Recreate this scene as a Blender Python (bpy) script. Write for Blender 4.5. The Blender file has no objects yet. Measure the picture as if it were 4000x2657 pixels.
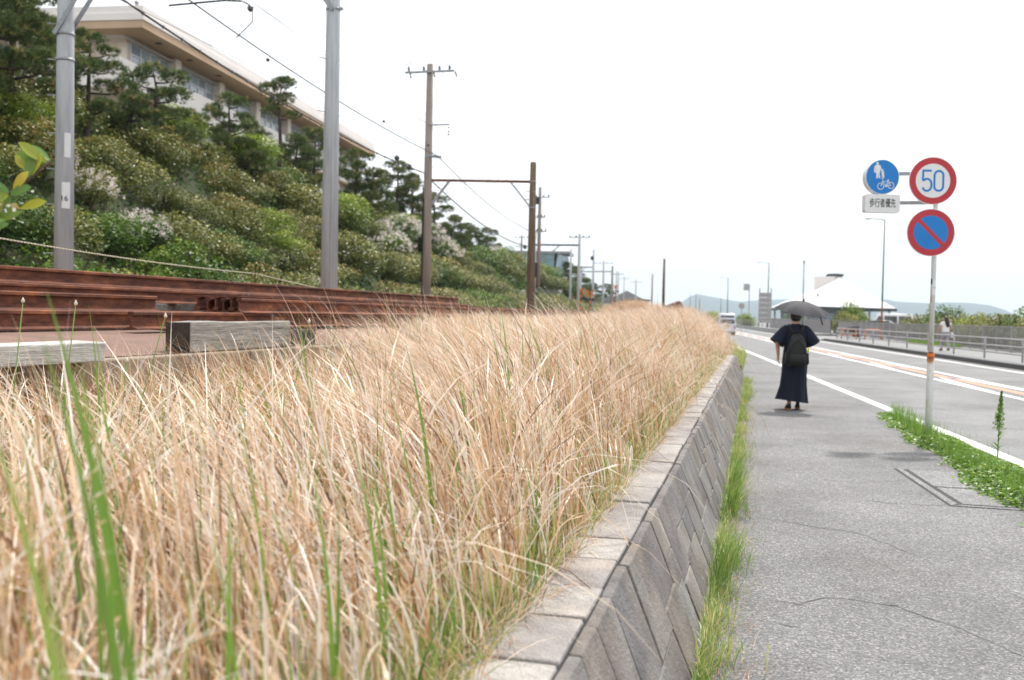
import bpy, bmesh, math, random
import numpy as np
from mathutils import Vector, Matrix
SC = bpy.context.scene
COL = SC.collection
R = math.radians

# ---------------------------------------------------------------- camera
def make_camera():
    yaw, pit, rol = R(13.7), R(1.525), R(1.2)
    f0 = Vector((-math.sin(yaw), math.cos(yaw), 0)); r0 = Vector((math.cos(yaw), math.sin(yaw), 0)); up = Vector((0, 0, 1))
    f = f0 * math.cos(pit) - up * math.sin(pit); u = up * math.cos(pit) + f0 * math.sin(pit)
    cr = r0 * math.cos(rol) + u * math.sin(rol); cu = u * math.cos(rol) - r0 * math.sin(rol)
    m = Matrix.Identity(4)
    for i in range(3):
        m[i][0] = cr[i]; m[i][1] = cu[i]; m[i][2] = -f[i]
    m[2][3] = 1.47
    cd = bpy.data.cameras.new('camera'); cam = bpy.data.objects.new('camera', cd); COL.objects.link(cam)
    cam.matrix_world = m
    cd.sensor_width = 36; cd.lens = 35.0; cd.clip_start = 0.05; cd.clip_end = 20000
    cd.dof.use_dof = True; cd.dof.focus_distance = 5.6; cd.dof.aperture_fstop = 2.8; cd.dof.aperture_blades = 9
    SC.camera = cam
make_camera()
# ---------------------------------------------------------------- sky, sun, exposure
SUN_EL, SUN_AZ = R(56), R(12.8)
W = bpy.data.worlds.new('World'); SC.world = W; W.use_nodes = True
nt = W.node_tree; nt.nodes.clear()
sky = nt.nodes.new('ShaderNodeTexSky'); sky.sky_type = 'NISHITA'; sky.sun_disc = False
sky.sun_elevation = SUN_EL; sky.sun_rotation = SUN_AZ; sky.altitude = 0; sky.air_density = 1.0; sky.dust_density = 6.0; sky.ozone_density = 1.0
mx = nt.nodes.new('ShaderNodeMix'); mx.data_type = 'RGBA'; mx.inputs[0].default_value = 0.8     # thin bright overcast veil over the blue
nt.links.new(sky.outputs[0], mx.inputs[6]); mx.inputs[7].default_value = (10.2, 10.4, 10.6, 1)
bg = nt.nodes.new('ShaderNodeBackground'); bg.inputs[1].default_value = 0.115
nt.links.new(mx.outputs[2], bg.inputs[0])
wo = nt.nodes.new('ShaderNodeOutputWorld'); nt.links.new(bg.outputs[0], wo.inputs[0])
sd = Vector((math.sin(SUN_AZ) * math.cos(SUN_EL), math.cos(SUN_AZ) * math.cos(SUN_EL), math.sin(SUN_EL)))
sl = bpy.data.lights.new('sun', 'SUN'); sl.energy = 3.0; sl.angle = R(2.5); sl.color = (1.0, 0.96, 0.9)
so = bpy.data.objects.new('sun', sl); COL.objects.link(so); so.rotation_euler = sd.to_track_quat('Z', 'Y').to_euler(); so.location = (0, 0, 60)
SC.view_settings.view_transform = 'Standard'; SC.view_settings.look = 'None'; SC.view_settings.exposure = 0.5; SC.view_settings.gamma = 1.0
SC.view_settings.use_curve_mapping = False
SC.render.engine = 'CYCLES'
cy = SC.cycles
cy.max_bounces = 6; cy.diffuse_bounces = 3; cy.glossy_bounces = 3; cy.transmission_bounces = 4; cy.transparent_max_bounces = 6; cy.volume_bounces = 0
cy.use_adaptive_sampling = True; cy.adaptive_threshold = 0.015
cy.use_denoising = True
try: cy.denoiser = 'OPENIMAGEDENOISE'
except Exception: pass
cy.sample_clamp_indirect = 6.0
cy.caustics_reflective = False; cy.caustics_refractive = False

# ---------------------------------------------------------------- helpers
def lin(h, k=1.0):
    h = h.lstrip('#'); v = [int(h[i:i + 2], 16) / 255 for i in (0, 2, 4)]
    return tuple((c / 12.92 if c <= .04045 else ((c + .055) / 1.055) ** 2.4) * k for c in v) + (1,)
def g(v): return (v, v, v, 1)
def road(a, s): return a - .09 * s          # the road, the tracks and the hill run 5 degrees left of the stone wall

class NT:
    def __init__(s, name):
        s.m = bpy.data.materials.new(name); s.m.use_nodes = True; s.t = s.m.node_tree; s.t.nodes.clear()
        s.out = s.t.nodes.new('ShaderNodeOutputMaterial'); s.tc = s.t.nodes.new('ShaderNodeTexCoord')
    def n(s, ty, ins=None, **kw):
        nd = s.t.nodes.new(ty)
        for k, v in kw.items(): setattr(nd, k, v)
        for k, v in (ins or {}).items():
            if hasattr(v, 'links') or isinstance(v, bpy.types.NodeSocket): s.t.links.new(v, nd.inputs[k])
            else: nd.inputs[k].default_value = v
        return nd
    def coord(s, sc=(1, 1, 1), which='Object', rot=(0, 0, 0)):
        return s.n('ShaderNodeMapping', {0: s.tc.outputs[which], 'Scale': sc, 'Rotation': rot}).outputs[0]
    def noise(s, scale, vec=None, detail=4, rough=.6):
        return s.n('ShaderNodeTexNoise', {'Vector': vec or s.tc.outputs['Object'], 'Scale': scale, 'Detail': detail, 'Roughness': rough}).outputs[0]
    def voro(s, scale, vec=None, out=0, feature='F1'):
        return s.n('ShaderNodeTexVoronoi', {'Vector': vec or s.tc.outputs['Object'], 'Scale': scale}, feature=feature).outputs[out]
    def ramp(s, fac, stops):
        nd = s.n('ShaderNodeValToRGB', {0: fac}); e = nd.color_ramp.elements
        while len(e) < len(stops): e.new(.5)
        for i, (p, c) in enumerate(stops): e[i].position = p; e[i].color = c
        return nd.outputs[0]
    def mix(s, f, a, b, bt='MIX'):
        nd = s.n('ShaderNodeMix', data_type='RGBA', blend_type=bt)
        for k, v in ((0, f), (6, a), (7, b)):
            if isinstance(v, bpy.types.NodeSocket): s.t.links.new(v, nd.inputs[k])
            else: nd.inputs[k].default_value = v
        return nd.outputs[2]
    def rnd(s): return s.n('ShaderNodeObjectInfo').outputs['Random']
    def bump(s, h, st=.3, dist=.01):
        return s.n('ShaderNodeBump', {'Height': h, 'Strength': st, 'Distance': dist}).outputs[0]
    def pr(s, col, rough=.7, metal=0, spec=.5, nrm=None, **kw):
        ins = {'Base Color': col, 'Roughness': rough, 'Metallic': metal, 'Specular IOR Level': spec}
        if nrm is not None: ins['Normal'] = nrm
        ins.update(kw)
        return s.n('ShaderNodeBsdfPrincipled', ins).outputs[0]
    def end(s, sh): s.t.links.new(sh, s.out.inputs[0]); return s.m

def basic(name, c1, c2=None, scale=6., rough=.7, metal=0, spec=.4, bump=0, vary=0, stretch=(1, 1, 1), detail=5):
    k = NT(name); v = k.coord(stretch)
    nz = k.noise(scale, v, detail)
    c = k.ramp(nz, [(.3, c1), (.7, c2 or tuple(x * .8 for x in c1[:3]) + (1,))])
    if vary:
        hs = k.n('ShaderNodeMapRange', {0: k.rnd(), 3: 1 - vary, 4: 1 + vary}).outputs[0]
        c = k.n('ShaderNodeHueSaturation', {'Color': c, 'Value': hs}).outputs[0]
    nr = k.bump(nz, bump, .01) if bump else None
    return k.end(k.pr(c, rough, metal, spec, nr))

def leafy(name, stops, trans=.35, rough=.5, spec=.35, attr='tint', vary=.0, gain=1.0):
    k = NT(name); stops = [(p, (c[0] * gain, c[1] * gain, c[2] * gain, 1)) for p, c in stops]
    at = k.n('ShaderNodeAttribute', attribute_name=attr).outputs['Fac']
    if vary:
        at = k.n('ShaderNodeMath', {0: at, 1: k.n('ShaderNodeMapRange', {0: k.rnd(), 3: -vary, 4: vary}).outputs[0]}, operation='ADD').outputs[0]
    c = k.ramp(at, stops)
    p = k.pr(c, rough, 0, spec)
    tr = k.n('ShaderNodeBsdfTranslucent', {'Color': c}).outputs[0]
    return k.end(k.n('ShaderNodeMixShader', {0: trans, 1: p, 2: tr}).outputs[0])

class MB:
    def __init__(s): s.v = []; s.f = []
    def add(s, vs, fs):
        b = len(s.v); s.v += [tuple(p) for p in vs]; s.f += [tuple(b + i for i in f) for f in fs]; return s
    def box(s, x0, x1, y0, y1, z0, z1, m=None):
        vs = [Vector((x, y, z)) for z in (z0, z1) for y in (y0, y1) for x in (x0, x1)]
        if m: vs = [m @ p for p in vs]
        return s.add(vs, [(0, 2, 3, 1), (4, 5, 7, 6), (0, 1, 5, 4), (2, 6, 7, 3), (0, 4, 6, 2), (1, 3, 7, 5)])
    def bar(s, a, b, w, h, up=(0, 0, 1)):
        a, b = Vector(a), Vector(b); d = (b - a).normalized(); u = Vector(up)
        if abs(d.dot(u)) > .98: u = Vector((1, 0, 0))
        r = d.cross(u).normalized() * w / 2; u = r.cross(d).normalized() * h / 2
        vs = [a - r - u, a + r - u, a + r + u, a - r + u, b - r - u, b + r - u, b + r + u, b - r + u]
        return s.add(vs, [(0, 1, 2, 3), (7, 6, 5, 4), (0, 4, 5, 1), (1, 5, 6, 2), (2, 6, 7, 3), (3, 7, 4, 0)])
    def tube(s, pts, rad, n=8, caps=True):
        pts = [Vector(p) for p in pts]; rad = rad if hasattr(rad, '__len__') else [rad] * len(pts)
        rings = []; ref = None
        for i, p in enumerate(pts):
            d = (pts[min(i + 1, len(pts) - 1)] - pts[max(i - 1, 0)]).normalized()
            if ref is None:
                ref = Vector((0, 0, 1)) if abs(d.z) < .9 else Vector((1, 0, 0))
            x = (ref - d * ref.dot(d)).normalized(); y = d.cross(x); ref = x
            rings.append([p + (x * math.cos(2 * math.pi * j / n) + y * math.sin(2 * math.pi * j / n)) * rad[i] for j in range(n)])
        vs = [q for r_ in rings for q in r_]; fs = []
        for i in range(len(pts) - 1):
            for j in range(n):
                k = (j + 1) % n; fs.append((i * n + j, i * n + k, (i + 1) * n + k, (i + 1) * n + j))
        if caps: fs += [tuple(range(n - 1, -1, -1)), tuple(range((len(pts) - 1) * n, len(pts) * n))]
        return s.add(vs, fs)
    def prism(s, poly, vec):
        """polygon (3d points, in order) extruded along vec"""
        n = len(poly); vec = Vector(vec); a = [Vector(p) for p in poly]; b = [p + vec for p in a]
        return s.add(a + b, [tuple(range(n - 1, -1, -1)), tuple(range(n, 2 * n))] + [(i, (i + 1) % n, n + (i + 1) % n, n + i) for i in range(n)])
    def lathe(s, prof, n=16, m=None):
        vs = []; fs = []
        for r_, z in prof:
            for j in range(n):
                p = Vector((r_ * math.cos(2 * math.pi * j / n), r_ * math.sin(2 * math.pi * j / n), z)); vs.append(m @ p if m else p)
        for i in range(len(prof) - 1):
            for j in range(n):
                k = (j + 1) % n; fs.append((i * n + j, i * n + k, (i + 1) * n + k, (i + 1) * n + j))
        fs += [tuple(range(n - 1, -1, -1)), tuple(range((len(prof) - 1) * n, len(prof) * n))]
        return s.add(vs, fs)
    def mesh(s, name, mat, smooth=False):
        me = bpy.data.meshes.new(name); me.from_pydata(s.v, [], s.f); me.materials.append(mat)
        bm = bmesh.new(); bm.from_mesh(me); bmesh.ops.recalc_face_normals(bm, faces=bm.faces); bm.to_mesh(me); bm.free()
        if smooth: me.polygons.foreach_set('use_smooth', [True] * len(me.polygons))
        return me
    def build(s, name, mat, parent=None, smooth=False, bevel=0, loc=None, rot=None):
        o = bpy.data.objects.new(name, s.mesh(name, mat, smooth)); COL.objects.link(o); o.parent = parent
        if loc: o.location = loc
        if rot: o.rotation_euler = rot
        if bevel:
            b = o.modifiers.new('edge', 'BEVEL'); b.width = bevel; b.segments = 2; b.limit_method = 'ANGLE'; b.angle_limit = R(35)
        return o

def tag(o, label=None, cat=None, group=None, kind=None):
    for k, v in (('label', label), ('category', cat), ('group', group), ('kind', kind)):
        if v: o[k] = v
    return o
def empty(name, loc=(0, 0, 0), rz=0, label=None, cat=None, group=None):
    o = bpy.data.objects.new(name, None); COL.objects.link(o); o.location = loc; o.rotation_euler = (0, 0, rz); o.empty_display_size = .1
    return tag(o, label, cat, group)
def link(name, mesh, parent=None, loc=(0, 0, 0), rot=(0, 0, 0), sc=None):
    o = bpy.data.objects.new(name, mesh); COL.objects.link(o); o.parent = parent; o.location = loc; o.rotation_euler = rot
    if sc: o.scale = sc if hasattr(sc, '__len__') else (sc,) * 3
    return o
def copy_tree(o, parent=None):
    c = o.copy(); COL.objects.link(c); c.parent = parent
    for ch in list(o.children): copy_tree(ch, c)
    return c
def np_mesh(name, V, Q, mat, tint=None, smooth=False):
    me = bpy.data.meshes.new(name); V = np.ascontiguousarray(V, np.float32); Q = np.ascontiguousarray(Q, np.int32); k = Q.shape[1]
    me.vertices.add(len(V)); me.vertices.foreach_set('co', V.ravel())
    me.loops.add(Q.size); me.loops.foreach_set('vertex_index', Q.ravel())
    me.polygons.add(len(Q)); me.polygons.foreach_set('loop_start', np.arange(0, Q.size, k, dtype=np.int32))
    if smooth: me.polygons.foreach_set('use_smooth', np.ones(len(Q), bool))
    if tint is not None:
        a = me.attributes.new('tint', 'FLOAT', 'POINT'); a.data.foreach_set('value', np.ascontiguousarray(tint, np.float32))
    me.update(calc_edges=True); me.materials.append(mat); return me
def fbm(x, y, seed=0):
    """cheap smooth noise for numpy arrays, about -1..1"""
    r = np.random.RandomState(seed); o = 0
    for i in range(5):
        a, b, p = r.uniform(-1, 1), r.uniform(-1, 1), r.uniform(0, 6.28); fq = .6 * 1.7 ** i
        o = o + np.sin((x * a + y * b) * fq * 2 + p + 1.3 * np.sin((x * b - y * a) * fq + p * 2)) / (1.5 ** i)
    return o / 2.2
# ---------------------------------------------------------------- materials
def m_asphalt(name, base, spread, chip, scale):
    k = NT(name); v = k.tc.outputs['Object']
    vo = k.voro(scale, v, 1); cells = k.n('ShaderNodeSeparateColor', {0: vo}).outputs[0]
    big = k.noise(.7, v, 4); fine = k.noise(scale * 1.6, v, 3)
    c = k.ramp(cells, [(0, g(base * (1 - spread))), (.55, g(base)), (.85, g(base * (1 + spread * .8))), (1, chip)])
    patch = k.ramp(big, [(.28, g(.74)), (.5, g(1.0)), (.72, g(1.2))])
    c = k.mix(1, c, patch, 'MULTIPLY')
    st = k.ramp(k.noise(.45, v, 7, .75), [(.4, g(1.04)), (.5, g(.97)), (.64, (.8, .77, .75, 1))])
    c = k.mix(1, c, st, 'MULTIPLY')
    d = k.voro(scale, v, 0)
    h = k.n('ShaderNodeMath', {0: d, 1: fine}, operation='ADD').outputs[0]
    return k.end(k.pr(c, .82, 0, .35, k.bump(h, .55, .006)))
M_path = m_asphalt('worn_path_asphalt', .165, .42, (.36, .33, .31, 1), 105)
M_road = m_asphalt('road_asphalt', .185, .2, (.3, .3, .3, 1), 70)
M_farwalk = basic('far_pavement_concrete', g(.24), g(.2), 1.5, .85)
M_kerb = basic('kerb_concrete', g(.075), g(.055), 9, .9, bump=.2)
def m_paint(name, c):
    k = NT(name); nz = k.noise(26, None, 6, .75); w = k.ramp(nz, [(.36, g(.2)), (.42, c)])
    return k.end(k.pr(w, .6, 0, .4))
M_white = m_paint('white_road_paint', g(.78)); M_orange = m_paint('faded_orange_road_paint', lin('#e8946c', .85))
M_ground = basic('dry_soil', lin('#6b5d49'), lin('#54503a'), 1.2, .95, bump=.4)
M_slope = basic('slope_soil', lin('#2f3a1c'), lin('#3d3a24'), .9, .95, bump=.5)
M_slab = basic('rust_stained_slab', lin('#86685b'), lin('#6f5a50'), 3.2, .92, bump=.25)
M_conc = basic('old_concrete', lin('#9a8a78'), lin('#776a5c'), 5, .9, bump=.4)
M_crack = basic('crack_dirt', g(.05), g(.07), 8, 1)
M_mortar = basic('dark_joint', g(.05), g(.03), 12, 1)
def m_stone(name, light):
    k = NT(name); rn = k.rnd()
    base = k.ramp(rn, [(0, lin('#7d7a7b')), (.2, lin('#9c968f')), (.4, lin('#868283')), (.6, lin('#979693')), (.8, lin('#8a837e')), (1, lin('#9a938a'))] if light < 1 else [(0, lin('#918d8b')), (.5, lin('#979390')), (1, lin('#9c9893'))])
    off = k.n('ShaderNodeVectorMath', {0: k.tc.outputs['Object'], 1: k.n('ShaderNodeCombineXYZ', {0: k.n('ShaderNodeMath', {0: rn, 1: 57.}, operation='MULTIPLY').outputs[0]}).outputs[0]}, operation='ADD').outputs[0]
    cloud = k.ramp(k.noise(3.5, off, 5, .65), [(.34, (.56, .53, .53, 1)), (.66, g(1.1))])
    c = k.mix(.9, base, cloud, 'MULTIPLY')
    warm = k.ramp(k.noise(2.2, off, 3), [(.5, g(1)), (.72, (1.06, .98, .9, 1))]); c = k.mix(1, c, warm, 'MULTIPLY')
    sp = k.noise(140, off, 2); c = k.mix(.55, c, k.ramp(sp, [(.3, g(.55)), (.7, g(1.3))]), 'MULTIPLY')
    c = k.mix(k.n('ShaderNodeMath', {0: k.ramp(k.noise(16, off, 6, .75), [(.6, g(0)), (.7, g(1))]), 1: .45}, operation='MULTIPLY').outputs[0], c, lin('#4c4a40'))
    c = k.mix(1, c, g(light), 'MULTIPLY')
    h = k.n('ShaderNodeMath', {0: k.noise(60, off, 4), 1: k.noise(9, off, 4)}, operation='ADD').outputs[0]
    return k.end(k.pr(c, .88, 0, .25, k.bump(h, .9, .012)))
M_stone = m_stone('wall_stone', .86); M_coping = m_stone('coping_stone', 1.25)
def m_rust():
    k = NT('rusty_steel'); v = k.coord((1, .35, 1.6))
    n1 = k.noise(7, v, 7, .7); n2 = k.noise(45, None, 3)
    c = k.ramp(n1, [(.28, lin('#3a2620')), (.44, lin('#5d392c')), (.58, lin('#804f39')), (.76, lin('#ab6f45'))])
    c = k.mix(.35, c, k.ramp(n2, [(.3, g(.5)), (.7, g(1.3))]), 'MULTIPLY')
    fl = k.ramp(k.noise(11, k.coord((1, 1, .5)), 4), [(.66, g(0)), (.7, g(1))])
    c = k.mix(k.n('ShaderNodeMath', {0: fl, 1: .5}, operation='MULTIPLY').outputs[0], c, lin('#77707a'))
    c = k.mix(1, c, k.ramp(k.rnd(), [(0, g(.75)), (1, (1.15, 1.05, 1, 1))]), 'MULTIPLY')
    return k.end(k.pr(c, .8, .15, .35, k.bump(n2, .4, .004)))
M_rust = m_rust()
def m_wood(name, a, b, c3, sc=(14, 1.1, 14)):
    k = NT(name); v = k.coord(sc); n1 = k.noise(2.2, v, 8, .75); n2 = k.noise(9, v, 5)
    c = k.ramp(n1, [(.3, a), (.5, b), (.72, c3)])
    return k.end(k.pr(c, .9, 0, .2, k.bump(n2, .8, .01)))
M_timber = m_wood('weathered_timber', lin('#5a544c'), lin('#94908a'), lin('#b5b1ab'))
M_plank = m_wood('pale_plank', lin('#8d8a86'), lin('#bcbab6'), lin('#d3d1cd'))
M_endgrain = basic('charred_end_grain', lin('#2c2723'), lin('#4a423b'), 16, .95, bump=.8)
M_polewood = m_wood('weathered_pole_wood', lin('#4a3d33'), lin('#6e5d4e'), lin('#8a7c6d'), (7, 7, .5))
def m_concpole():
    k = NT('grey_concrete_pole'); n1 = k.noise(3, k.coord((3, 3, .25)), 6, .65); n2 = k.noise(50)
    c = k.ramp(n1, [(.3, lin('#989da1')), (.5, lin('#b4b9bd')), (.75, lin('#c5cacd'))])
    c = k.mix(.25, c, k.ramp(n2, [(.3, g(.8)), (.7, g(1.1))]), 'MULTIPLY')
    return k.end(k.pr(c, .75, 0, .35, k.bump(n2, .15, .003)))
M_pole = m_concpole()
M_poleb = basic('brown_grey_pole', lin('#a0958b'), lin('#857b72'), 2, .8, stretch=(3, 3, .3))
M_galv = basic('galvanised_steel', lin('#9fa2a6'), lin('#87898d'), 20, .5, .5)
M_rail = basic('painted_rail_steel', lin('#a9a5a6'), lin('#979394'), 8, .5, .2)
M_dark = basic('dark_metal', g(.035), g(.05), 8, .55, .3)
M_green = basic('dark_green_lamp_paint', lin('#4c5a4a'), lin('#3e4a3e'), 8, .5)
M_wire = basic('black_cable', g(.03), g(.04), 4, .6)
M_wire2 = basic('grey_wire', g(.2), g(.25), 4, .5, .3)
M_porc = basic('insulator_glaze', g(.07), g(.1), 4, .25)
M_plate = basic('white_plate', g(.72), g(.66), 8, .4)
M_ink = basic('black_ink', g(.02), g(.025), 8, .6)
M_red = basic('sign_red', lin('#c8353f', .85), lin('#bd2f3b', .85), 5, .35); M_blue = basic('sign_blue', lin('#0a80d0', .9), lin('#0a78c8', .9), 5, .35)
M_signwhite = basic('sign_white', g(.74), g(.7), 5, .35)
def m_rustpost():
    k = NT('white_post_paint_with_rust'); v = k.coord((1, 1, .35)); n1 = k.noise(13, v, 6, .7)
    ring = k.n('ShaderNodeSeparateXYZ', {0: k.tc.outputs['Object']}).outputs[2]
    near = k.n('ShaderNodeMapRange', {0: k.n('ShaderNodeMath', {0: ring, 1: 1.05}, operation='SUBTRACT').outputs[0], 1: -.16, 2: .02, 3: 0, 4: .32}, clamp=True).outputs[0]
    near2 = k.n('ShaderNodeMapRange', {0: ring, 1: 1.07, 2: 1.1, 3: 1, 4: 0}, clamp=True).outputs[0]
    f = k.n('ShaderNodeMath', {0: n1, 1: k.n('ShaderNodeMath', {0: near, 1: near2}, operation='MULTIPLY').outputs[0]}, operation='ADD').outputs[0]
    c = k.ramp(f, [(.5, g(.68)), (.6, (.58, .52, .45, 1)), (.66, lin('#b5703a')), (.8, lin('#7d4422'))])
    return k.end(k.pr(c, .55, 0, .4, k.bump(n1, .2, .003)))
M_post = m_rustpost()
M_bldg = basic('cream_stucco', lin('#e2d5c8', .95), lin('#dccfc0', .95), .6, .9)
M_bldg2 = basic('white_parapet_stucco', lin('#efe8e4', .95), lin('#e8e0da', .95), .5, .9)
M_soffit = basic('tan_soffit', lin('#c4a88e'), lin('#b89c82'), .5, .9)
M_gutter = basic('grey_pipe', lin('#a9a5a2'), lin('#9b9794'), 4, .5)
M_alu = basic('pale_aluminium', g(.62), g(.58), 3, .4, .3)
def m_glass(name, c, rough=.08):
    k = NT(name); return k.end(k.pr(c, rough, 0, .9))
M_glass = m_glass('grey_window_glass', lin('#a3adb8', .6)); M_carglass = m_glass('dark_car_glass', g(.03), .05); M_paleglass = m_glass('pale_glazing', lin('#9fc0c8', .7))
M_blind = basic('pale_blind', lin('#aab3b6', .8), lin('#9aa3a8', .8), 3, .8)
M_tent = basic('white_metal_roof', g(.62), g(.59), 2, .6); M_grey = basic('grey_cladding', g(.3), g(.26), 2, .7)
M_navy = basic('navy_cotton', lin('#151b2c'), lin('#101626'), 18, .9, bump=.2); M_black = basic('black_nylon', g(.008), g(.012), 30, .7, bump=.3)
M_umb = basic('charcoal_umbrella_cloth', lin('#4a484e', .6), lin('#424147', .6), 9, .75)
M_skin = basic('skin', lin('#d9a78c', .8), lin('#cf9c82', .8), 9, .55); M_hair = basic('black_hair', g(.008), g(.014), 30, .4, stretch=(6, 6, .5))
M_brhair = basic('brown_hair', lin('#3a2723'), lin('#2a1c19'), 30, .45, stretch=(6, 6, .5))
M_shirt = basic('white_cotton', g(.76), g(.7), 8, .9); M_grtr = basic('mauve_grey_cotton', lin('#a79fa6', .9), lin('#9b939b', .9), 8, .9)
M_sole = basic('tan_sole', lin('#a5733f'), lin('#8f6235'), 8, .7); M_lime = basic('lime_tag', lin('#b7dc3a'), lin('#a9d030'), 4, .5)
M_carw = basic('white_car_paint', g(.75), g(.73), 2, .22, spec=.6); M_carv = basic('pale_blue_white_van_paint', lin('#cdd3df', .95), lin('#c8cedb', .95), 2, .25, spec=.6)
M_card = basic('dark_grey_car_paint', g(.06), g(.07), 2, .2, spec=.6); M_tyre = basic('tyre_rubber', g(.02), g(.03), 9, .85)
M_yplate = basic('yellow_plate', lin('#eab325'), lin('#e0a820'), 4, .5); M_redl = basic('red_lamp', lin('#b3262a', .8), lin('#a32026', .8), 4, .3)
M_redj = basic('red_jacket', lin('#d8493a'), lin('#c8402f'), 8, .8)
M_orpipe = basic('orange_pipe_paint', lin('#d98a5c'), lin('#cf7f52'), 6, .5); M_sig = basic('signal_orange_paint', lin('#d9762a'), lin('#c96a22'), 6, .5)
M_hill = basic('far_wooded_hill', lin('#3a4a45'), lin('#2c3a3c'), .004, .95)
M_sea = basic('sea', lin('#4a6474'), lin('#3f5868'), .05, .25)
M_blue2 = basic('blue_tarp', lin('#3a66b0'), lin('#335ea8'), 4, .7)
M_rope = NT('striped_rope')
_v = M_rope.n('ShaderNodeTexWave', {'Vector': M_rope.coord((1, 1, 1)), 'Scale': 9., 'Distortion': 0}, wave_type='BANDS', bands_direction='DIAGONAL').outputs[0]
M_rope = M_rope.end(M_rope.pr(M_rope.ramp(_v, [(.45, lin('#d8d2a8')), (.55, lin('#8a7d80'))]), .8))
M_bark = m_wood('pine_bark', lin('#2b2420'), lin('#463c36'), lin('#5c524a'), (5, 5, .8))
M_twig = basic('twig_bark', lin('#574435'), lin('#3f3128'), 9, .9)
STRAW = [(0, lin('#74543a', .8)), (.18, lin('#b0835a', .88)), (.42, lin('#dab086', .92)), (.7, lin('#ecd6ba', .95)), (1, lin('#f1e9e0', .92))]
M_straw = leafy('dry_grass_blade', STRAW, .36, .38, .5)
M_blade = leafy('green_grass_blade', [(0, lin('#456327')), (.4, lin('#6b8c3c')), (.7, lin('#94a452')), (1, lin('#bdb67c'))], .4, .4, .45, gain=1.15)
M_weed = leafy('weed_leaf', [(0, lin('#416026')), (.5, lin('#6b9034')), (1, lin('#a0b84c'))], .4, .4, .4)
M_pine = leafy('pine_needles', [(0, lin('#3a4a2a')), (.5, lin('#57693a')), (.85, lin('#7b8a4c')), (1, lin('#b29a6c'))], .22, .6, .3, vary=.08)
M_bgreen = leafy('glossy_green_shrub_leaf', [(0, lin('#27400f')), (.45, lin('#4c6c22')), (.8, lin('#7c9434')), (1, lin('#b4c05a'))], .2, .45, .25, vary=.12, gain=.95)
M_bbrown = leafy('bronze_shrub_leaf', [(0, lin('#37441a')), (.45, lin('#5e6a2a')), (.75, lin('#857a3c')), (1, lin('#b08a54'))], .22, .45, .4, vary=.1, gain=1.25)
M_byel = leafy('yellow_green_shrub_leaf', [(0, lin('#4f6a1e')), (.5, lin('#7d962e')), (1, lin('#b9c04c'))], .35, .45, .4, vary=.08)
M_bolive = leafy('olive_shrub_leaf', [(0, lin('#333f18')), (.5, lin('#636a2c')), (.85, lin('#8f8a44')), (1, lin('#bcaa66'))], .22, .45, .4, vary=.12, gain=1.25)
M_under = leafy('undergrowth_leaf', [(0, lin('#1f3610')), (.5, lin('#3f5f20')), (1, lin('#6f8430'))], .15, .7, .1)
M_blos = leafy('white_blossom', [(0, lin('#d9cfc6')), (.5, lin('#ebe4e0')), (1, lin('#e6cfc9'))], .3, .6, .2)
M_bigleaf = leafy('thick_shrub_leaf', [(0, lin('#3c6a2c')), (.35, lin('#6f9038')), (.6, lin('#b4b23a')), (.85, lin('#d09a44')), (1, lin('#c8743e'))], .35, .3, .5)
# ---------------------------------------------------------------- the setting
def sheet(name, pts, mat, kind='structure', parent=None):
    b = MB(); b.add(pts, [tuple(range(len(pts)))]); o = b.build(name, mat, parent)
    if kind and parent is None: o['kind'] = kind
    return o
def strip(name, A0, A1, s0, s1, z, mat, parent=None, step=25.):
    """flat strip between two offsets from the road's line"""
    b = MB(); n = max(1, int((s1 - s0) / step)); vs = []
    for i in range(n + 1):
        s = s0 + (s1 - s0) * i / n; vs += [(road(A0, s), s, z), (road(A1, s), s, z)]
    b.add(vs, [(2 * i, 2 * i + 1, 2 * i + 3, 2 * i + 2) for i in range(n)])
    o = b.build(name, mat, parent)
    if parent is None: o['kind'] = 'structure'
    return o
sheet('ground', [(-9000, -200, -.06), (60, -200, -.06), (-60, 900, -.06), (-900, 9500, -.06), (-9000, 9500, -.06)], M_ground)
sheet('sea', [(-2000, -300, -4), (9000, -300, -4), (9000, 11000, -4), (-2000, 11000, -4)], M_sea)
ROAD = strip('road', 3.45, 11.45, -12, 700, -.006, M_road)
for nm, A0, A1, s0, s1, m in [('white_edge_line', 3.72, 3.9, -12, 400, M_white), ('white_centre_line', 6.98, 7.13, -12, 400, M_white),
                              ('white_centre_line', 8.05, 8.2, -12, 400, M_white), ('white_edge_line', 10.72, 10.88, -12, 400, M_white)]:
    strip(nm, A0, A1, s0, s1, -.002, m, ROAD)
s = 16.
while s < 190:          # orange no-crossing strip between slanting white dashes
    strip('orange_centre_dash', 7.5, 7.72, s, s + 5.6, -.002, M_orange, ROAD); s += 6.2
s = 14.
while s < 150:
    b = MB(); b.add([(road(7.14, s), s, -.0015), (road(7.42, s + 5), s + 5, -.0015), (road(7.42, s + 5.8), s + 5.8, -.0015), (road(7.14, s + 3.2), s + 3.2, -.0015)], [(0, 1, 2, 3)]); b.build('slanting_dash', M_white, ROAD)
    b = MB(); b.add([(road(8.04, s), s, -.0015), (road(7.8, s + 5), s + 5, -.0015), (road(7.8, s + 5.8), s + 5.8, -.0015), (road(8.04, s + 3.2), s + 3.2, -.0015)], [(0, 3, 2, 1)]); b.build('slanting_dash', M_white, ROAD)
    s += 9.
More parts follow.
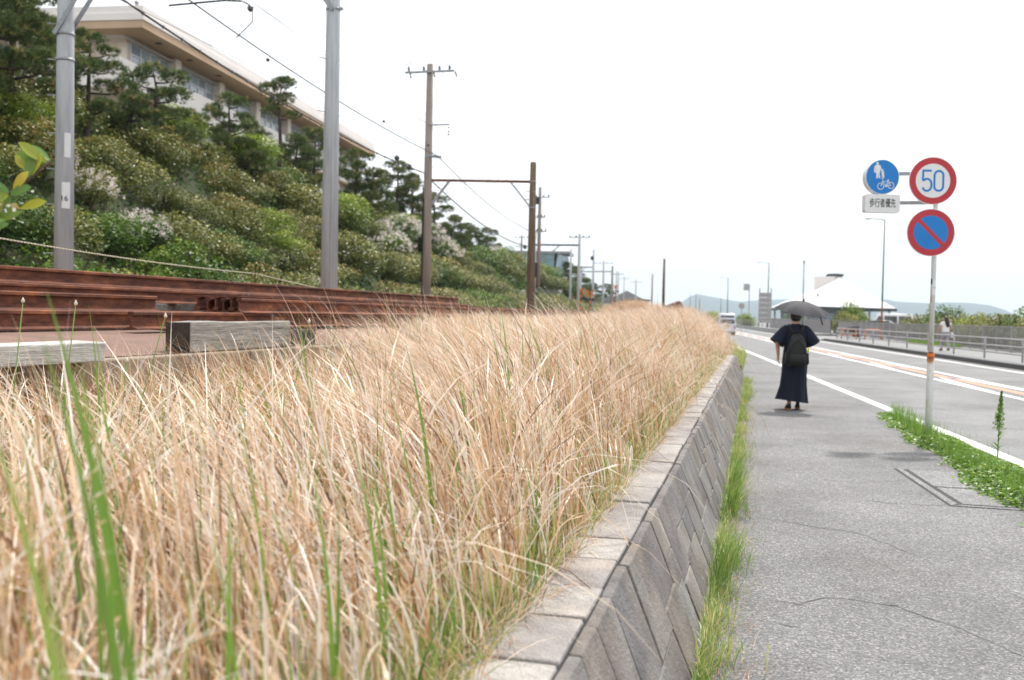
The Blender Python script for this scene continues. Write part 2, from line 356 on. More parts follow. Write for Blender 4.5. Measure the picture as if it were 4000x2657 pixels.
# footpath, with cracks and a two-panel cover
pts = [(-.3, -4, 0)] + [(road(3.62, s), s, 0) for s in (-4, 4, 12, 20, 28, 36, 42)] + [(-.3, 42, 0)]
PATH = sheet('footpath', pts, M_path)
rc = random.Random(5)
def crack(pts, w=.009):
    P = []; w *= .45
    for (x0, y0), (x1, y1) in zip(pts[:-1], pts[1:]):
        n = max(2, int(math.hypot(x1 - x0, y1 - y0) / .07))
        for i in range(n): t = i / n; P.append((x0 + (x1 - x0) * t + rc.uniform(-.012, .012), y0 + (y1 - y0) * t + rc.uniform(-.02, .02)))
    P.append(pts[-1]); b = MB(); vs = []
    for i, (x, y) in enumerate(P):
        ww = w * rc.uniform(.2, 1) * (1 if 0 < i < len(P) - 1 else .1); vs += [(x, y - ww, .003), (x, y + ww, .003)]
    b.add(vs, [(2 * i, 2 * i + 1, 2 * i + 3, 2 * i + 2) for i in range(len(P) - 1)]); b.build('crack', M_crack, PATH)
crack([(-.05, 12.05), (.6, 11.9), (1.1, 11.3), (1.38, 10.3)], .014)
crack([(-.02, 7.6), (.35, 7.4), (.75, 7.2), (1.05, 6.6), (1.15, 6.1)], .012)
crack([(.2, 5.25), (.42, 5.5), (.75, 5.45), (1.05, 5.05), (1.3, 4.6), (1.75, 4.25)], .013)
crack([(.75, 8.7), (1.1, 8.5), (1.55, 8.55)], .014)
crack([(.1, 5.35), (.3, 5.28)], .01); crack([(.12, 4.95), (.28, 4.9)], .01)
crack([(0, 16.2), (.8, 16), (1.5, 15.4), (2.0, 15.0)], .02)
crack([(.95, 7.9), (1.0, 7.5), (1.2, 7.3)], .008); crack([(1.25, 6.3), (1.4, 5.9), (1.45, 5.7)], .012); crack([(.5, 6.2), (.62, 6.05)], .01); crack([(1.3, 4.6), (1.5, 4.55), (1.9, 4.7)], .008); crack([(.4, 9.6), (.9, 9.5), (1.2, 9.6)], .008); crack([(.1, 20), (.9, 19.6), (1.6, 19.7)], .02); crack([(.2, 4.1), (.5, 4.0), (.7, 3.9)], .008)
def cover():
    o = empty('utility_cover', (1.38, 8.55, 0), 0, 'square concrete two-panel cover set in the footpath beside the clover', 'utility cover')
    Mc = m_asphalt('cover_asphalt', .2, .4, (.5, .47, .43, 1), 100)
    dx = lambda y: .17 * (2 - y) / 2
    MB().add([(.17, 0, .002), (.88, -.02, .002), (.75, 1.95, .002), (0, 2, .002)], [(0, 1, 2, 3)]).build('joint', M_crack, o)
    def slab(n, p): MB().prism([(x, y, -.03) for x, y in p], (0, 0, .036)).build(n, Mc, o, bevel=.004)
    slab('frame_edge', [(.19, .03), (.25, .1), (.085, 1.97), (.03, 1.98)]); slab('frame_edge', [(.2, .02), (.86, -.0), (.86, .055), (.27, .07)])
    slab('cover_panel', [(.295, .12), (.85, .1), (.8, .9), (.225, .91)]); slab('cover_panel', [(.215, .97), (.8, .955), (.75, 1.93), (.135, 1.95)])
cover()
# pavement across the road
FW = MB()
vs = []
for s in (5, 20, 35, 50, 65, 76): vs += [(road(11.65, s), s, .15), (road(17.5, s), s, .15)]
FW.add(vs, [(2 * i, 2 * i + 1, 2 * i + 3, 2 * i + 2) for i in range(5)]); fw = FW.build('pavement', M_farwalk); fw['kind'] = 'structure'
kb = MB()
for s0, s1 in [(5, 20), (20, 35), (35, 50), (50, 65), (65, 74)]:
    kb.prism([(road(11.45, s0), s0, -.02), (road(11.655, s0), s0, -.02), (road(11.655, s0), s0, .152), (road(11.48, s0), s0, .152)], (road(0, s1) - road(0, s0), s1 - s0, 0))
kb.prism([(road(11.45, 74), 74, -.02), (road(11.655, 74), 74, -.02), (road(11.655, 74), 74, .152), (road(11.48, 74), 74, .152)], (road(0, 2) + .05, 2, -.12))
k_ = kb.build('kerb', M_kerb, fw)
strip('driveway', 11.4, 60, 76, 97, .01, M_farwalk); strip('car_park', 17.5, 60, 30, 76, .1, M_road); strip('far_pavement', 11.65, 17.5, 97, 420, .12, M_farwalk)
strip('beach_terrace', 17.5, 75, 97, 420, .03, M_farwalk)
fk = MB()
for s0 in range(97, 400, 30): fk.prism([(road(11.4, s0), s0, -.02), (road(11.66, s0), s0, -.02), (road(11.66, s0), s0, .45), (road(11.44, s0), s0, .45)], (road(0, 30), 30, 0))
fk.build('far_kerb_wall', basic('pale_concrete', g(.34), g(.28), 2, .9))['kind'] = 'structure'
# grass bank, slab, railway bed and hillside as terrain sheets
def bank_z(x, s):
    x = np.asarray(x, float); s = np.asarray(s, float)
    k = np.clip((-x - .7) / 3.2, 0, 1)
    rise = .12 + .05 * np.clip((s - 4.5) / 3, 0, 1) + .33 * np.clip((s - 16) / 34, 0, 1)
    z = .53 + k * rise * 1.5
    edge = np.minimum(-.7, road(3.3, s)); low = np.clip((s - 24) / 3, 0, 1)
    z = np.where(x > edge - 1.2 * low, z - low * .5 * np.clip((x - (edge - 1.2)) / 1.2, 0, 1.05), z)
    return z + .03 * fbm(x * 1.3, s * 1.3, 3)
def terrain(name, xs_of_s, svals, zf, mat, n):
    V = []; Q = []
    for s in svals:
        x0, x1 = xs_of_s(s); xx = np.linspace(x0, x1, n); zz = zf(xx, np.full(n, s))
        V += [(float(a), float(s), float(b)) for a, b in zip(xx, zz)]
    for i in range(len(svals) - 1):
        for j in range(n - 1): Q.append((i * n + j, i * n + j + 1, (i + 1) * n + j + 1, (i + 1) * n + j))
    o = bpy.data.objects.new(name, np_mesh(name, np.array(V), np.array(Q), mat, smooth=True)); COL.objects.link(o); o['kind'] = 'structure'; return o
def bank_edge(s): return -.66 if s < 25.5 else min(-.3, road(3.35, s))
terrain('grass_bank', lambda s: (min(-3.7, road(-1.5, s)), bank_edge(s)), np.concatenate([np.arange(-3, 30, .5), np.arange(30, 120, 3.)]), bank_z, M_ground, 22)
def yard_z(x, s): return np.where(x > -5.5, 1.155 + (-3.6 - x) / 1.9 * .11, 1.265) - .004
terrain('railway_yard', lambda s: (road(-13.2, s), min(-3.72, road(-1.6, s))), np.arange(-6, 260, 4.), lambda x, s: np.where(x > -5.5, 1.155 + np.clip(-3.6 - x, 0, 1.9) / 1.9 * .11, 1.265), M_slab, 14)
def hill_z(x, s):
    a = x + .09 * s; k = np.clip((-a - 13) / 10.5, 0, 1); top = 7.4 + .6 * np.sin(s * .05) + np.clip((s - 40) / 60, 0, 1) * .5
    top = top * np.where(s > 140, np.clip(1 - (s - 140) / 420, .35, 1), 1)
    return 1.25 + (top) * (k * k * (3 - 2 * k) * .35 + k * .65) + .25 * fbm(x * .35, s * .35, 8) * k
terrain('hillside', lambda s: (road(-75, s), road(-12.9, s)), np.concatenate([np.arange(-10, 130, 4.), np.arange(130, 700, 20.)]), hill_z, M_slope, 40)
# far hills across the bay
def hills():
    pts_px = [(2600, 1212), (2640, 1192), (2690, 1156), (2725, 1148), (2760, 1156), (2800, 1163), (2850, 1172), (2890, 1178), (2940, 1174), (3000, 1172), (3080, 1170), (3180, 1172), (3280, 1170), (3380, 1172), (3460, 1177), (3500, 1185), (3560, 1188), (3620, 1192), (3700, 1190), (3780, 1193), (3860, 1202), (3920, 1217), (3960, 1233), (4000, 1240)]
    F = 3889.; yaw, rol = R(13.7), R(1.2); D0 = 6000.; V = []
    for i, (U, v) in enumerate(pts_px):
        az = math.atan((U - 2000) / F) - yaw; vh = 1225 + (U - 2000) * math.tan(rol); h = max(4, (vh - v) / F * D0 / math.cos(az + yaw))
        for j, (kd, kh) in enumerate([(1.0, 0), (1.06, .45), (1.1, .78), (1.15, 1.0), (1.2, .8), (1.25, 0)]):
            d = D0 * kd; hh = h * kh * (1.15 if kd > 1 else 1) + 30 * math.sin(i * 1.7 + j * 2.1) * (.0 if j in (0, 3, 5) else .35)
            V.append((math.sin(az) * d, math.cos(az) * d, -6 + hh))
    n = 6; Q = [(i * n + j, (i + 1) * n + j, (i + 1) * n + j + 1, i * n + j + 1) for i in range(len(pts_px) - 1) for j in range(n - 1)]
    o = bpy.data.objects.new('hills', np_mesh('hills', np.array(V), np.array(Q), M_hill, smooth=True)); COL.objects.link(o); o['kind'] = 'structure'
hills()
# ---------------------------------------------------------------- stone wall
def clip(poly, ax, lim, sign):
    out = []
    for i in range(len(poly)):
        p, q = poly[i], poly[(i + 1) % len(poly)]; dp, dq = sign * (p[ax] - lim), sign * (q[ax] - lim)
        if dp >= 0: out.append(p)
        if dp * dq < 0: t = dp / (dp - dq); out.append((p[0] + (q[0] - p[0]) * t, p[1] + (q[1] - p[1]) * t))
    return out
def inset(poly, d):
    cx = sum(p[0] for p in poly) / len(poly); cy_ = sum(p[1] for p in poly) / len(poly); n = len(poly); out = []
    ar = sum(poly[i][0] * poly[(i + 1) % n][1] - poly[(i + 1) % n][0] * poly[i][1] for i in range(n)); sg = 1 if ar > 0 else -1
    L = []
    for i in range(n):
        p, q = poly[i], poly[(i + 1) % n]; dx, dy = q[0] - p[0], q[1] - p[1]; l = math.hypot(dx, dy) or 1e-9
        nx, ny = -dy / l * sg, dx / l * sg; L.append((nx, ny, nx * p[0] + ny * p[1] + d))
    for i in range(n):
        a, b = L[i - 1], L[i]; det = a[0] * b[1] - a[1] * b[0]
        if abs(det) < 1e-4: out.append((poly[i][0] + b[0] * d, poly[i][1] + b[1] * d)); continue
        out.append(((a[2] * b[1] - b[2] * a[1]) / det, (a[0] * b[2] - b[0] * a[2]) / det))
    return out
def area(p): return abs(sum(p[i][0] * p[(i + 1) % len(p)][1] - p[(i + 1) % len(p)][0] * p[i][1] for i in range(len(p)))) / 2
def stone_wall():
    S0, S1, H = -1.6, 25.2, .55; bx, tx = -.21, -.44
    w = empty('stone_wall', (0, 0, 0), 0, 'low battered stone wall with flat coping holding back the grass bank', 'wall')
    MB().prism([(bx - .022, S0, -.1), (tx - .022, S0, H - .012), (-.78, S0, H - .012), (-.78, S0, -.1)], (0, S1 - S0, 0)).build('core', M_mortar, w)
    rw = random.Random(11); HT = H - .001; sl = math.hypot(HT, (tx - bx) * HT / H)
    def P(s, u, out):     # u = distance up the sloping face
        k = u / sl * HT; nx, nz = H / math.hypot(H, .23), .23 / math.hypot(H, .23)
        return (bx + (tx - bx) * k / H + nx * out, s, k + nz * out)
    # columns of squared blocks with staggered beds
    cells = []; sc0 = S0; j0 = (0, 0)
    while sc0 < S1 - .05:
        wd = min(rw.choice([.26, .3, .34, .38, .44]), S1 - sc0); j1 = (rw.uniform(-.035, .035), rw.uniform(-.035, .035)); last = sc0 + wd > S1 - .06
        if last: j1 = (0, 0)
        hs = rw.choice([[.5, .5], [.36, .64], [.6, .4], [.3, .34, .36], [.42, .25, .33], [.28, .44, .28], [.7, .3]]); u = 0
        for i, h in enumerate(hs):
            u1 = u + h * sl; t0, t1 = (rw.uniform(-.012, .012) if i else 0), (rw.uniform(-.012, .012) if i < len(hs) - 1 else 0)
            L = lambda uu: sc0 + j0[0] + (j0[1] - j0[0]) * uu / sl
            Rr = lambda uu: sc0 + wd + j1[0] + (j1[1] - j1[0]) * uu / sl
            cells.append([(L(u), u), (Rr(u), u), (Rr(u1), u1), (L(u1), u1)]); u = u1
        sc0 += wd; j0 = j1
    for poly in cells:
        # drop slivers and near-duplicate corners
        poly = [p for i, p in enumerate(poly) if math.hypot(p[0] - poly[i - 1][0], p[1] - poly[i - 1][1]) > .02]
        if len(poly) < 3: continue
        poly = inset(poly, .0045)
        if area(poly) < .0012: continue
        cx = sum(p[0] for p in poly) / len(poly); cu = sum(p[1] for p in poly) / len(poly); o_ = rw.uniform(-.003, .005); tl = rw.uniform(-.015, .015); tv = rw.uniform(-.01, .01)
        c0 = Vector(P(cx, cu, 0)); front = [Vector(P(p[0] + rw.uniform(-.004, .004), p[1] + rw.uniform(-.004, .004), o_ + (p[0] - cx) * tl + (p[1] - cu) * tv)) - c0 for p in poly]
        nrm = Vector(P(cx, cu, 1)) - c0
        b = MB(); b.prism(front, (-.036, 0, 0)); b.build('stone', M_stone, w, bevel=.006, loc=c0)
    s = S0
    while s < S1 - .1:
        L = rw.choice([.36, .4, .44, .48, .4]); L = min(L, S1 - s)
        d = rw.uniform(-.006, .006); zt = H + rw.uniform(0, .004); g_ = .006; cy_ = s + L / 2
        sk = rw.uniform(-.02, .02)
        b = MB(); b.prism([(-.745, -L / 2 + g_, 0), (-.745, L / 2 - g_, 0), (tx - .039 + d, L / 2 - g_ + sk, 0), (tx - .039 + d, -L / 2 + g_ + sk, 0)], (0, 0, .085))
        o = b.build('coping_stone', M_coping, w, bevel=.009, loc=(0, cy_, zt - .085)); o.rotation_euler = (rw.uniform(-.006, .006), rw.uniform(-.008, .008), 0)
        s += L
stone_wall()
# concrete edge behind the grass
def kerb_wall():
    o = empty('concrete_edge_wall', (-3.6, 0, 0), 0, 'low brown stained concrete edge wall under the timber sleeper', 'edge wall')
    y = -3.
    while y < 40:
        MB().box(-.1, .03, y + .004, y + 2.396, .4, 1.16).build('block', M_conc, o, bevel=.01); y += 2.4
kerb_wall()
# ---------------------------------------------------------------- grass and weeds
def blades(pos, az, L, wd, th0, kap, seg, twist=0.0, tip=.06):
    """curved ribbon per row; returns verts, quads"""
    n = len(pos); t = np.linspace(0, 1, seg + 1); V = np.zeros((n, seg + 1, 2, 3)); p = pos.copy()
    hx, hy = np.cos(az), np.sin(az)
    wa = az + np.pi / 2 + twist
    for i, ti in enumerate(t):
        w = wd * np.maximum(tip, (1 - ti ** 2.2)) * (.75 + .5 * min(1, ti * 3) - .25) * .5
        wx, wy = np.cos(wa) * w, np.sin(wa) * w
        V[:, i, 0] = p + np.stack([wx, wy, 0 * wx], 1); V[:, i, 1] = p - np.stack([wx, wy, 0 * wx], 1)
        if i < seg:
            tm = (ti + t[i + 1]) / 2; th = th0 + kap * tm ** 1.4; dl = L / seg
            p = p + np.stack([np.sin(th) * hx * dl, np.sin(th) * hy * dl, np.cos(th) * dl], 1)
    V = V.reshape(-1, 3); base = (np.arange(n) * (seg + 1) * 2)[:, None, None]; k = np.arange(seg)[None, :, None] * 2
    Q = (base + k + np.array([0, 1, 3, 2])[None, None]).reshape(-1, 4)
    return V, Q
class Pile:
    def __init__(s): s.V = []; s.Q = []; s.T = []; s.n = 0
    def add(s, V, Q, T):
        s.V.append(V); s.Q.append(Q + s.n); s.T.append(T); s.n += len(V)
    def obj(s, name, mat, parent=None):
        o = bpy.data.objects.new(name, np_mesh(name, np.concatenate(s.V), np.concatenate(s.Q), mat, np.concatenate(s.T))); COL.objects.link(o); o.parent = parent; return o
NR = np.random.RandomState(7)
def canopy(x, s):
    """height of the dry grass above its ground"""
    e = np.clip((-x - .62) / .6, 0, 1)                        # short along the coping
    h = .2 + .44 * e
    h = h * (.95 + .12 * np.clip((s - 5.5) / 2.5, 0, 1)) + .1 * np.clip((s - 25) / 20, 0, 1)
    gap = np.clip((-x - 1.7) / .8, 0, 1) * np.clip((7.3 - s) / .8, 0, 1)   # trodden hollow before the timbers
    h = h * (1 - (.08 + .22 * np.clip((s - 4.4) / .8, 0, 1)) * gap) * (1 - .3 * np.clip((-x - 2.2) / .4, 0, 1) * np.clip((6.3 - s) / .8, 0, 1) * np.clip((s - 4.2) / .6, 0, 1))
    edge = np.where(s > 25.5, np.clip((np.minimum(-.3, 3.3 - .09 * s) - x) / .8, .35, 1), 1)
    return h * edge * (1 + .2 * fbm(x * 1.1, s * 1.1, 21))
def dry_field():
    P = Pile()
    for s0, s1, dens, wd, seg in [(-.6, 3.2, 900, .0085, 8), (3.2, 7, 1000, .0082, 7), (7, 12, 1000, .0084, 6), (12, 20, 780, .01, 5), (20, 34, 480, .0125, 4), (34, 60, 250, .017, 3), (60, 105, 120, .024, 3)]:
        n = int(dens * (s1 - s0) * 4.2)
        s = NR.uniform(s0, s1, n); xe = np.where(s < 25.5, -.69, np.minimum(-.45, 3.25 - .09 * s)); xb = np.where(s < 13, -3.58, np.minimum(-4.6, -1.4 - .09 * s))
        x = xb + (xe - xb) * NR.rand(n)
        cx = np.round(x / .2) * .2 + .06 * np.sin(s * 9); cs = np.round(s / .2) * .2 + .06 * np.sin(x * 11); kk = NR.rand(n) < .6      # tussocks
        x = np.where(kk, cx + NR.normal(0, .035, n), x); s = np.where(kk, cs + NR.normal(0, .035, n), s)
        hsh = lambda k: np.modf(np.abs(np.sin(np.round(x / .2) * 12.9898 + np.round(s / .2) * 78.233 + k) * 43758.5453))[0]
        ta, tb, tc, td = hsh(1.), hsh(2.), hsh(3.), hsh(4.)
        x = np.minimum(x, xe + .02 * NR.rand(n)); keep = (x * x + s * s > .45) & ~((s < 7) & (s > 4.4) & (x < -2.3) & (NR.rand(n) < .35)); x, s, ta, tb, tc, td = [q[keep] for q in (x, s, ta, tb, tc, td)]; n = len(x)
        flat = np.clip((-x - .95) / .8, 0, 1) * np.clip((5.8 - s) / 1.5, 0, 1)
        z = np.where(x < -3.72, 1.16, bank_z(x, s)) - .01
        far = np.clip((-x - .7) / 1.6, 0, 1)
        h = canopy(x, s) * NR.uniform(.65, 1.12, n) * (.8 + .38 * ta); h = np.where(x < -3.72, h * .45, h) * (1 - .2 * np.clip((-x - 1.9) / .6, 0, 1) * np.clip((26 - s) / 8, 0, 1))
        matted = NR.rand(n) < np.where((x < -1.5) & (s < 6.8), .65, .3)
        az = np.pi * .93 + NR.normal(0, .3, n) + .55 * fbm(x * .6, s * .6, 4) + (tb - .5) * 1.1 - .35 * flat
        stray = NR.rand(n) < .13; az = np.where(stray, NR.uniform(0, 6.28, n), az)
        th0 = .05 + .38 * far + NR.normal(0, .16, n) + np.where(matted, .35, 0) + (tc - .5) * .35 + .4 * flat; kap = .2 + NR.gamma(2.2, .38, n) + np.where(matted, .6, 0)
        kap = np.where(NR.rand(n) < .12, kap + NR.uniform(.8, 1.6, n), kap)
        L = h * (1.05 + .3 * np.minimum(kap, 2.) + .5 * np.maximum(th0, 0)) * np.where(matted, 1.2, 1) * (1 + .2 * flat)
        V, Q = blades(np.stack([x, s, z], 1), az, L, wd * NR.uniform(.45, 1.4, n), th0, kap, seg, NR.uniform(-1.57, 1.57, n))
        tn = np.clip(NR.normal(.56, .32, n) + (td - .5) * .22 + .1 * fbm(x * .8, s * .8, 12), 0, 1)
        P.add(V, Q, np.repeat(tn, (seg + 1) * 2))
    n = 9000; s = .5 + 25 * NR.rand(n) ** 1.3; x = -.64 - np.abs(NR.normal(0, .14, n))          # short straw spilling on the coping
    V, Q = blades(np.stack([x, s, bank_z(x, s)], 1), NR.uniform(0, 6.28, n), NR.uniform(.06, .24, n), NR.uniform(.003, .006, n), NR.uniform(.1, 1.1, n), NR.uniform(.2, 1.6, n), 4); P.add(V, Q, np.repeat(np.clip(NR.normal(.5, .25, n), 0, 1), 10))
    n = 3600; s = NR.uniform(.8, 6.4, n); x = NR.uniform(-3.57, -2.75, n)        # hay slumped against the concrete edge
    V, Q = blades(np.stack([x, s, bank_z(x, s)], 1), np.pi * .95 + NR.normal(0, .9, n), NR.uniform(.4, .72, n), NR.uniform(.005, .01, n), NR.uniform(.0, .55, n), NR.uniform(.4, 1.8, n), 6, NR.uniform(-1.57, 1.57, n)); P.add(V, Q, np.repeat(np.clip(NR.normal(.42, .28, n), 0, 1), 14))
    o = P.obj('dry_grass', M_straw); tag(o, 'tall straw-coloured dry grass covering the bank above the stone wall', 'grass', kind='stuff')
dry_field()
def long_arcs():
    P = Pile(); n = 900; s = .6 + 8 * NR.rand(n) ** 1.2; x = -.8 - 2.4 * NR.rand(n); h = canopy(x, s)
    V, Q = blades(np.stack([x, s, bank_z(x, s)], 1), np.where((NR.rand(n) < .55) | (x > -1.5), np.pi * .9 + NR.normal(0, .7, n), NR.uniform(0, 6.28, n)), h * NR.uniform(1.3, 1.75, n), NR.uniform(.006, .012, n), NR.uniform(0, .35, n), NR.uniform(1.3, 2.5, n), 11, NR.uniform(-1.57, 1.57, n))
    P.add(V, Q, np.repeat(np.clip(NR.normal(.75, .22, n), 0, 1), 24)); tag(P.obj('arching_dry_blades', M_straw), 'long pale dry blades arching over the straw in the foreground', 'grass', kind='stuff')
long_arcs()
def tall_stalks():
    P = Pile(); n = 420
    s = NR.uniform(2.2, 22, n); x = NR.uniform(-3.6, -1.2, n); ok = ~((s < 7) & (x < -1.6)); x, s = x[ok], s[ok]; n = len(x)
    h = canopy(x, s) * NR.uniform(1.1, 1.5, n)
    V, Q = blades(np.stack([x, s, bank_z(x, s)], 1), np.pi * .92 + NR.normal(0, .8, n), h * 1.12, NR.uniform(.0035, .006, n), NR.uniform(0, .25, n), NR.uniform(.2, 1.5, n), 7)
    P.add(V, Q, np.repeat(np.clip(NR.normal(.6, .2, n), 0, 1), 16))
    n = 170; s = NR.uniform(6.6, 12, n); x = NR.uniform(-3.5, -2.0, n)
    V, Q = blades(np.stack([x, s, bank_z(x, s)], 1), np.pi * .95 + NR.normal(0, .5, n), NR.uniform(.8, 1.15, n), NR.uniform(.005, .009, n), NR.uniform(0, .25, n), NR.uniform(.2, 1.3, n), 7, NR.uniform(-1.57, 1.57, n)); P.add(V, Q, np.repeat(np.clip(NR.normal(.6, .2, n), 0, 1), 16))
    n = 130; s = NR.uniform(2.0, 14, n); x = -.75 - np.abs(NR.normal(0, .5, n))        # dark seed spikes
    V, Q = blades(np.stack([x, s, bank_z(x, s) + canopy(x, s) * NR.uniform(.3, .7, n)], 1), np.pi * .9 + NR.normal(0, .6, n), NR.uniform(.08, .16, n), NR.uniform(.006, .01, n), NR.uniform(0, .3, n), NR.uniform(0, .3, n), 7, NR.uniform(-1.57, 1.57, n)); P.add(V, Q, np.repeat(NR.uniform(0, .12, n), 16))
    o = P.obj('dry_grass_stalks', M_straw)
    tag(o, 'taller dry grass stalks standing out above the straw grass', 'grass', kind='stuff')
tall_stalks()
def green_blades():
    P = Pile()
    def some(x, s, h, wd, n_, seg=6, az=None, th=.14, kp=.5, tm=.55):
        V, Q = blades(np.stack([x, s, bank_z(x, s) - .01], 1), np.pi * .8 + NR.normal(0, 1.0, n_) if az is None else az, h, wd, np.abs(NR.normal(0, th, n_)), np.abs(NR.normal(kp * .6, kp, n_)), seg, NR.uniform(-1.57, 1.57, n_))
        P.add(V, Q, np.repeat(np.clip(NR.normal(tm, .25, n_), 0, 1), (seg + 1) * 2))
    n = 4200; s = 1 + 22 * NR.rand(n) ** 1.3; x = -.72 - 3 * NR.rand(n) ** 1.9                # scattered through the straw
    some(x, s, canopy(x, s) * NR.uniform(.6, 1.3, n), NR.uniform(.005, .011, n), n)
    n = 11000; s = .5 + 25 * NR.rand(n) ** 1.3; x = -.66 - np.abs(NR.normal(0, .17, n))        # short green fringe along the coping
    some(x, s, NR.uniform(.06, .26, n), NR.uniform(.0025, .0055, n), n, 4, NR.uniform(0, 6.28, n), .35, .9, .5)
    n = 1500; s = NR.uniform(2.6, 6.2, n); x = NR.uniform(-3.5, -2.2, n)                       # greener hollow in front of the timbers
    some(x, s, NR.uniform(.2, .5, n), NR.uniform(.004, .009, n), n, 5, None, .25, .8, .4)
    n = 2600; s = NR.uniform(26, 55, n); x = np.minimum(-.3, 3.3 - .09 * s) - np.abs(NR.normal(0, .22, n))
    some(x, s, NR.uniform(.15, .45, n), NR.uniform(.008, .014, n), n, 4, None, .3, .6, .7)
    # wide fresh leaves close to the lens and in the middle ground
    big = [(-.98, 1.0, .62, .014), (-.95, 1.08, .7, .016), (-1.05, 1.12, .66, .013), (-1.3, 1.25, .8, .015), (-1.42, 1.5, .75, .014), (-1.6, 1.9, .7, .014), (-1.1, 2.4, .6, .013), (-.95, 2.6, .6, .012), (-.9, 3.3, .5, .012), (-.95, 3.6, .55, .011), (-1.0, 4.2, .6, .012), (-1.2, 4.6, .7, .012), (-1.02, 1.55, .98, .019), (-1.06, 1.58, .7, .016), (-.98, 1.5, .62, .014), (-1.22, 1.35, .85, .014), (-1.25, 1.4, .7, .012), (-.97, 1.95, .72, .013), (-1.15, 1.0, .75, .013),
           (-.98, 2.15, .66, .011), (-1.35, 2.9, .8, .014), (-1.33, 2.95, .66, .012), (-1.6, 3.2, .95, .014), (-1.25, 3.05, .6, .012), (-1.0, 2.9, .62, .01), (-2.0, 5.2, .85, .014), (-1.9, 5.3, .7, .012),
           (-1.35, 6.8, .95, .015), (-1.4, 6.9, .85, .014), (-1.3, 7.0, .75, .014), (-1.55, 7.1, .8, .013), (-2.9, 4.6, .85, .016), (-2.95, 4.5, .7, .016), (-3.05, 4.4, .6, .014), (-3.1, 5.6, .8, .012), (-2.7, 5.4, .6, .014), (-2.75, 5.5, .75, .013), (-2.55, 6.3, .75, .014), (-2.3, 6.0, .7, .014), (-3.3, 3.6, .5, .02), (-3.2, 3.8, .55, .02)]
    b = np.array(big); n = len(b)
    V, Q = blades(np.stack([b[:, 0], b[:, 1], bank_z(b[:, 0], b[:, 1]) - .02], 1), np.pi * .88 + NR.normal(0, .5, n), b[:, 2], b[:, 3] * 1.15, NR.uniform(.02, .2, n), NR.uniform(.05, .6, n), 9, 1.3 + NR.normal(0, .4, n))
    P.add(V, Q, np.repeat(np.clip(NR.normal(.42, .12, n), 0, 1), 20))
    near = [(-.70, 1.04, .93, .018, .0, .45), (-.71, 1.07, .86, .015, .0, .3), (-.69, .95, .88, .015, .02, .5), (-.66, .92, .8, .013, .0, .35), (-.93, 1.3, .88, .014, .02, .1), (-.95, 1.33, .75, .012, -.05, .2), (-.76, 1.35, .7, .015, 0, 0), (-.74, 1.4, .6, .012, .05, .2), (-.8, 1.85, .64, .012, .02, .2), (-.83, 1.9, .56, .011, -.05, .1), (-.8, 2.14, .68, .012, .05, .25), (-.82, 2.2, .6, .011, .0, .3), (-.9, 2.5, .6, .012, .0, .3), (-1.0, 3.13, .88, .015, .05, .25), (-1.03, 3.1, .76, .013, .12, .2), (-.95, 3.2, .6, .012, -.05, .3),
            (-1.85, 4.0, .9, .013, .02, .2), (-1.9, 4.05, .8, .013, -.05, .3), (-1.95, 3.95, .66, .013, .1, .5), (-2.4, 3.3, .88, .015, .0, .2), (-2.38, 3.35, .8, .014, .06, .2), (-2.45, 3.3, .66, .013, .2, .4), (-2.45, 3.5, .6, .013, -.3, -.3), (-2.3, 3.6, .62, .013, .35, .5), (-2.5, 4.1, .7, .012, -.2, -.2), (-2.7, 4.6, .62, .012, -.25, -.3), (-1.5, 6.2, .98, .014, .02, .2), (-1.55, 6.3, .9, .014, .08, .2), (-1.45, 6.25, .84, .013, -.03, .1), (-1.25, 5.2, .78, .012, .0, .2), (-1.22, 5.3, .7, .012, .1, .2), (-1.05, 4.4, .66, .012, .05, .3), (-1.1, 7.4, .85, .014, .0, .3), (-1.15, 7.5, .8, .014, .1, .2), (-1.6, 2.3, .78, .013, .0, .3), (-1.35, 1.7, .74, .013, .05, .3), (-1.2, 1.6, .7, .012, -.05, .4)]
    b = np.array(near); n = len(b); V, Q = blades(np.stack([b[:, 0], b[:, 1], bank_z(b[:, 0], b[:, 1]) - .02], 1), np.pi * .97 + NR.normal(0, .12, n), b[:, 2], b[:, 3] * 1.25, b[:, 4], b[:, 5], 9, 1.35 + NR.normal(0, .25, n)); P.add(V, Q, np.repeat(np.clip(NR.normal(.38, .1, n), 0, 1), 20))
    tag(P.obj('green_grass', M_blade), 'fresh green grass blades growing among the straw and along the coping', 'grass', kind='stuff')
green_blades()
